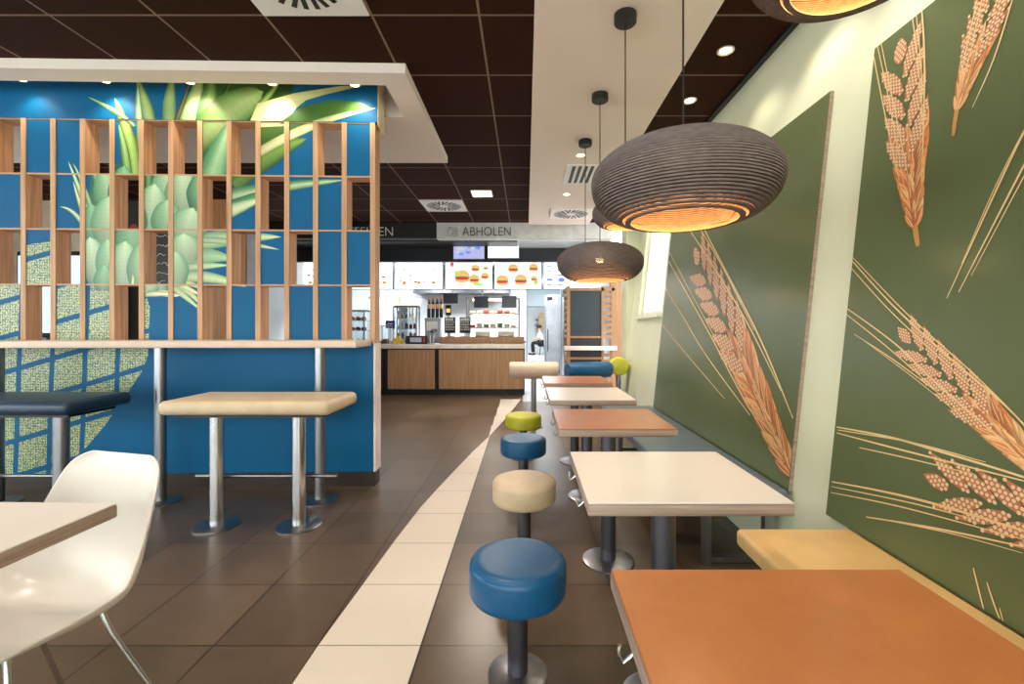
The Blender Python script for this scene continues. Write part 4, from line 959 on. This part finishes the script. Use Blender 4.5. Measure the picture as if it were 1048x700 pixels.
# person
def person():
    t = thing('person', 'person in a white shirt and black trousers sitting on a stool beyond the doorway', 'person', (.72, 20.8, .002))
    def skin(name, vs, es, rad, m):
        me = bpy.data.meshes.new(name); me.from_pydata(vs, es, []); o = bpy.data.objects.new(name, me); COL.objects.link(o); o.parent = t
        md = o.modifiers.new('skin', 'SKIN'); md.use_smooth_shade = True
        for v, r in zip(me.skin_vertices[0].data, rad): v.radius = (r, r) if isinstance(r, (int, float)) else r
        me.skin_vertices[0].data[0].use_root = True
        o.modifiers.new('sub', 'SUBSURF').render_levels = 2; me.materials.append(m); return o
    V_ = [(0, 0, .58), (-.04, 0, .75), (-.06, 0, .92), (-.07, 0, 1.03), (-.08, 0, 1.1), (-.11, 0, 1.2), (-.12, 0, 1.29),
          (-.02, -.09, .56), (-.42, -.11, .56), (-.40, -.11, .10), (-.52, -.11, .05), (-.02, .09, .56), (-.40, .12, .55), (-.34, .12, .10), (-.46, .12, .05),
          (-.07, -.18, 1.0), (-.16, -.22, .76), (-.38, -.14, .70), (-.45, -.12, .70), (-.07, .18, 1.0), (-.16, .22, .76), (-.38, .14, .70), (-.45, .12, .70)]
    E_ = [(0, 1), (1, 2), (2, 3), (3, 4), (4, 5), (5, 6), (0, 7), (7, 8), (8, 9), (9, 10), (0, 11), (11, 12), (12, 13), (13, 14), (3, 15), (15, 16), (16, 17), (17, 18), (3, 19), (19, 20), (20, 21), (21, 22)]
    R_ = [.13, .13, .14, .11, .055, .09, .085, .10, .075, .05, .04, .10, .075, .05, .04, .06, .047, .035, .03, .06, .047, .035, .03]
    skin('body', V_, E_, R_, mat('skin', (206, 160, 130), .6))
    skin('shirt', V_[:4] + [V_[15], V_[16], V_[19], V_[20]], [(0, 1), (1, 2), (2, 3), (3, 4), (4, 5), (3, 6), (6, 7)], [.14, .145, .152, .122, .07, .058, .07, .058], mat('white shirt', (236, 236, 238), .7))
    skin('trousers', [V_[0]] + V_[7:10] + V_[11:14], [(0, 1), (1, 2), (2, 3), (0, 4), (4, 5), (5, 6)], [.142, .112, .086, .062, .112, .086, .062], mat('black trousers', (20, 20, 24), .8))
    for y in (-.11, .12):
        x0 = -.40 if y < 0 else -.34
        part('shoe', MB().rbox(x0 - .2, x0 + .07, y - .05, y + .05, 0, .09, .03, 3), black_m, t)
    part('hair', MB().lathe([(.112, -.02), (.118, .03), (.10, .09), (.06, .125), (0, .135)], 20, (-.095, 0, 1.255)), mat('dark hair', (28, 22, 20), .8), t)
    part('face', MB().lathe([(0, 0), (.012, .006), (.016, .03), (0, .05)], 10, (-.205, 0, 1.22)).box(-.207, -.198, -.045, -.025, 1.265, 1.275).box(-.207, -.198, .025, .045, 1.265, 1.275).box(-.205, -.196, -.025, .025, 1.185, 1.192), mat('face marks', (120, 70, 60), .6), t)
person()
t = thing('kitchen_stool', 'dark stool carrying the sitting person beyond the doorway', 'stool', (.76, 20.8, .002)); part('seat', MB().lathe([(0, .38), (.17, .38), (.18, .40), (.17, .425), (0, .425)], 28), black_m, t)
for k in range(4):
    a = .785 + k * 1.5708; part('leg', MB().tube([(.1 * math.cos(a), .1 * math.sin(a), .41), (.18 * math.cos(a), .18 * math.sin(a), 0)], .015, 10), black_m, t)

# wooden louvre stand beside the corridor
t = thing('louvre_stand', 'wooden louvred stand with dark board and pale ledge beside the corridor', 'stand', (1.05, 7.85, 0))
ox = 1.05
def lx(px, Y=7.85): return (px - CX) / F * Y - ox
part('board', MB().box(lx(583.5), lx(615.5), .02, .05, 1.085, 1.87), mat('slate board', (44, 56, 66), .5), t, 'dark slate board')
fr = MB()
for pa, pb in ((580.3, 583.5), (615.5, 618.2), (626.2, 629)): fr.box(lx(pa), lx(pb), 0, .05, 0, 1.95)
fr.box(lx(583.5), lx(629), 0, .05, 1.87, 1.92); fr.box(lx(583.5), lx(615.5), 0, .05, 1.05, 1.085); fr.box(lx(583.5), lx(615.5), 0, .05, .68, .72)
fr.box(lx(580.3), lx(583.5), .6, .65, 0, 1.95); fr.box(lx(580.3), lx(583.5), .03, .62, 1.90, 1.95)
part('frame', fr, brown_wood, t)
part('lower_board', MB().box(lx(583.5), lx(615.5), .02, .05, .72, 1.05).box(lx(583.5), lx(615.5), .02, .05, .02, .68), mat('slate board dark', (34, 36, 42), .6), t)
z = .1
while z < 1.92:
    if not .82 < z < .96:
        part('slat', MB().box(lx(618.2), lx(626.2), .005, .045, z, z + .055), brown_wood, t)
        part('slat', MB().box(lx(580.4), lx(582.2), .05, .60, z, z + .055), brown_wood, t)
    z += .105
part('ledge', MB().rbox(lx(577), lx(630), -.14, .0, .845, .915, .006, 2), mat('pale ledge', (226, 220, 216), .35), t)

# ------------------------------------------------------------------ what shows through the divider openings
YR = 6.45
b = MB().box(-7.4, -5.75, YR, YR + .1, 0, ZC - .001)
struct('wall_rear', b, mat('warm white wall', (222, 206, 184), .6))
struct('column_timber', MB().box(-4.43, -3.95, YR - .05, YR + .2, 0, ZC - .001), wood('timber cladding', (176, 112, 56), (206, 142, 82), (14, 14, .7), 2.))
struct('column_grey', MB().box(-3.945, -3.80, YR - .04, YR + .2, 0, ZC - .001), mat('lilac grey paint', (176, 170, 180), .5))
struct('wall_black', MB().box(-5.75, -4.43, YR, YR + .1, 0, ZC - .001), mat('black board wall', (30, 28, 28), .6))
t = thing('chalkboard', 'black chalkboard with white scribbled writing glimpsed through the divider', 'chalkboard', (-5.12, YR - .027, 1.7))
part('board', MB().box(-.22, .22, 0, .028, 0, .95), black_m, t)
s = MB(); r = random.Random(3)
for i in range(6):
    pts = [(-.16 + j * .03, -.004, .82 - i * .13 + r.uniform(-.025, .025)) for j in range(r.randint(7, 11))]; s.tube(pts, .006, 6)
part('chalk_writing', s, white_m, t)
t = thing('wall_poster', 'dark poster with a red shield shape glimpsed through the divider', 'poster', (-5.55, YR - .028, 2.05))
part('sheet', MB().box(-.17, .17, 0, .028, 0, .75), mat('poster black', (24, 20, 22), .5), t)
s = MB(); s.add([(x, -.003, z) for x, z in ((-.1, .1), (.1, .1), (.13, .38), (.08, .5), (-.08, .5), (-.13, .38))], [(0, 1, 2, 3, 4, 5)]); ell(s, 0, .58, .06, .07, -.003, 0)
part('shield_print', s, mat('poster red', (170, 44, 44), .5), t)
for x, lab in ((-6.55, 'tall order kiosk with a bright screen glimpsed through the left of the divider'), (-5.95, 'second order kiosk, next to the timber column behind the divider')):
    t = thing('order_kiosk', lab, 'kiosk', (x, 6.1, 0), 0, 'order kiosks behind the divider')
    part('pedestal', MB().rbox(-.16, .16, -.06, .06, .02, 1.1, .01, 2), grey_m, t); part('base_plate', MB().box(-.25, .25, -.2, .2, 0, .02), steel, t); hs = part('housing', MB().rbox(-.25, .25, -.05, .05, 1.1, 2.25, .02, 3), black_m, t)
    part('screen', MB().box(-.22, .22, -.054, -.05, 1.16, 2.19), emis('kiosk screen', (190, 214, 248), .9), hs)
t = thing('pastry_display', 'pastry display case with shelves seen through the lowest divider opening', 'display cabinet', (-3.2, 8.5, Z1))
part('frame', MB().box(-.24, .24, -.18, .18, 0, .03).box(-.24, .24, -.18, .18, .60, .63).box(-.24, -.22, -.18, -.16, .03, .6).box(.22, .24, -.18, -.16, .03, .6).box(-.24, -.22, .16, .18, .03, .6).box(.22, .24, .16, .18, .03, .6), steel, t); part('shelf', MB().box(-.22, .22, -.16, .16, .24, .25).box(-.22, .22, -.16, .16, .43, .44), steel, t); part('pane', MB().box(-.22, .22, -.178, -.174, .03, .60), glass_m, t)
pz = MB().lathe([(0, 0), (.04, 0), (.052, .02), (.045, .05), (.02, .065), (0, .068)], 16)
for lev, zz in enumerate((.031, .251, .441)):
    for k in range(4):
        solo('pastry', pz, mat(('crust', 'dark pastry', 'sugar pastry')[lev], ((170, 120, 80), (110, 70, 46), (214, 160, 110))[lev], .7), '%s pastry from the left on the %s shelf of the pastry display' % (('first', 'second', 'third', 'fourth')[k], ('bottom', 'middle', 'top')[lev]), 'pastry', (-3.2 - .165 + k * .11, 8.5, Z1 + zz), 0, 'pastries in the display case')
t = thing('coffee_machine', 'dark coffee machine on the counter behind the divider openings', 'coffee machine', (-3.75, 8.5, Z1))
part('body', MB().rbox(-.2, .2, -.15, .15, 0, .55, .02, 3), steel, t); part('bean_hopper', MB().lathe([(.05, .55), (.08, .70), (.08, .72), (0, .72)], 20), black_m, t); part('spout', MB().box(-.05, .05, -.2, -.15, .28, .34), black_m, t)
# adjustable spots in the cove above the divider
sp = None
for x, lab in ((-3.70, 'small cove spot above the left part of the blue header'), (-3.10, 'small cove spot above the thin leaf tips of the header'), (-2.49, 'small cove spot above the broad green leaf of the header'), (-1.89, 'small cove spot above the dark green leaf of the header'), (-1.28, 'small cove spot above the header end'), (-4.3, 'small cove spot above the far left of the header')):
    y = 3.516 + (x + 1.167) * math.tan(DR) - .125
    if sp is None:
        sp = thing('cove_spot', lab, 'spotlight', (x, y, 3.04), 0, 'spots in the cove above the divider')
        part('can', MB().lathe([(.034, 0), (.036, .0), (.036, .199), (0, .199)], 24), white_m, sp); part('lens', MB().lathe([(0, .004), (.034, .004)], 24), warm_e, sp)
        t = sp
    else: t = copy_tree(sp, lab, (x, y, 3.04))
    l = light('cove_beam', 'SPOT', (0, 0, -.01), 5, (1, .88, .68), t, spot_size=math.radians(110), spot_blend=.8, shadow_soft_size=.03)
    l.rotation_euler = (math.radians(18), 0, 0)

# ------------------------------------------------------------------ daylight, camera, view
w = bpy.data.worlds.new('sky'); SC.world = w; w.use_nodes = True
bg = w.node_tree.nodes['Background']; bg.inputs[0].default_value = (1., .98, .94, 1); bg.inputs[1].default_value = 5.6
cam = bpy.data.cameras.new('camera'); cam.sensor_width = 36; cam.lens = F / 1048 * 36
cam.shift_x = -(CX - 524) / 1048; cam.shift_y = -(350 - CY) / 1048; cam.clip_start = .05
co = bpy.data.objects.new('camera', cam); COL.objects.link(co); co.location = (0, 0, H); co.rotation_euler = (math.pi / 2, 0, 0); SC.camera = co
vs = SC.view_settings; vs.view_transform = 'Standard'; vs.look = 'None'; vs.exposure = .36; vs.gamma = 1.; vs.use_curve_mapping = False
SC.cycles.max_bounces = 8; SC.cycles.sample_clamp_indirect = 6; SC.cycles.caustics_reflective = False; SC.cycles.caustics_refractive = False
SC.cycles.use_denoising = True
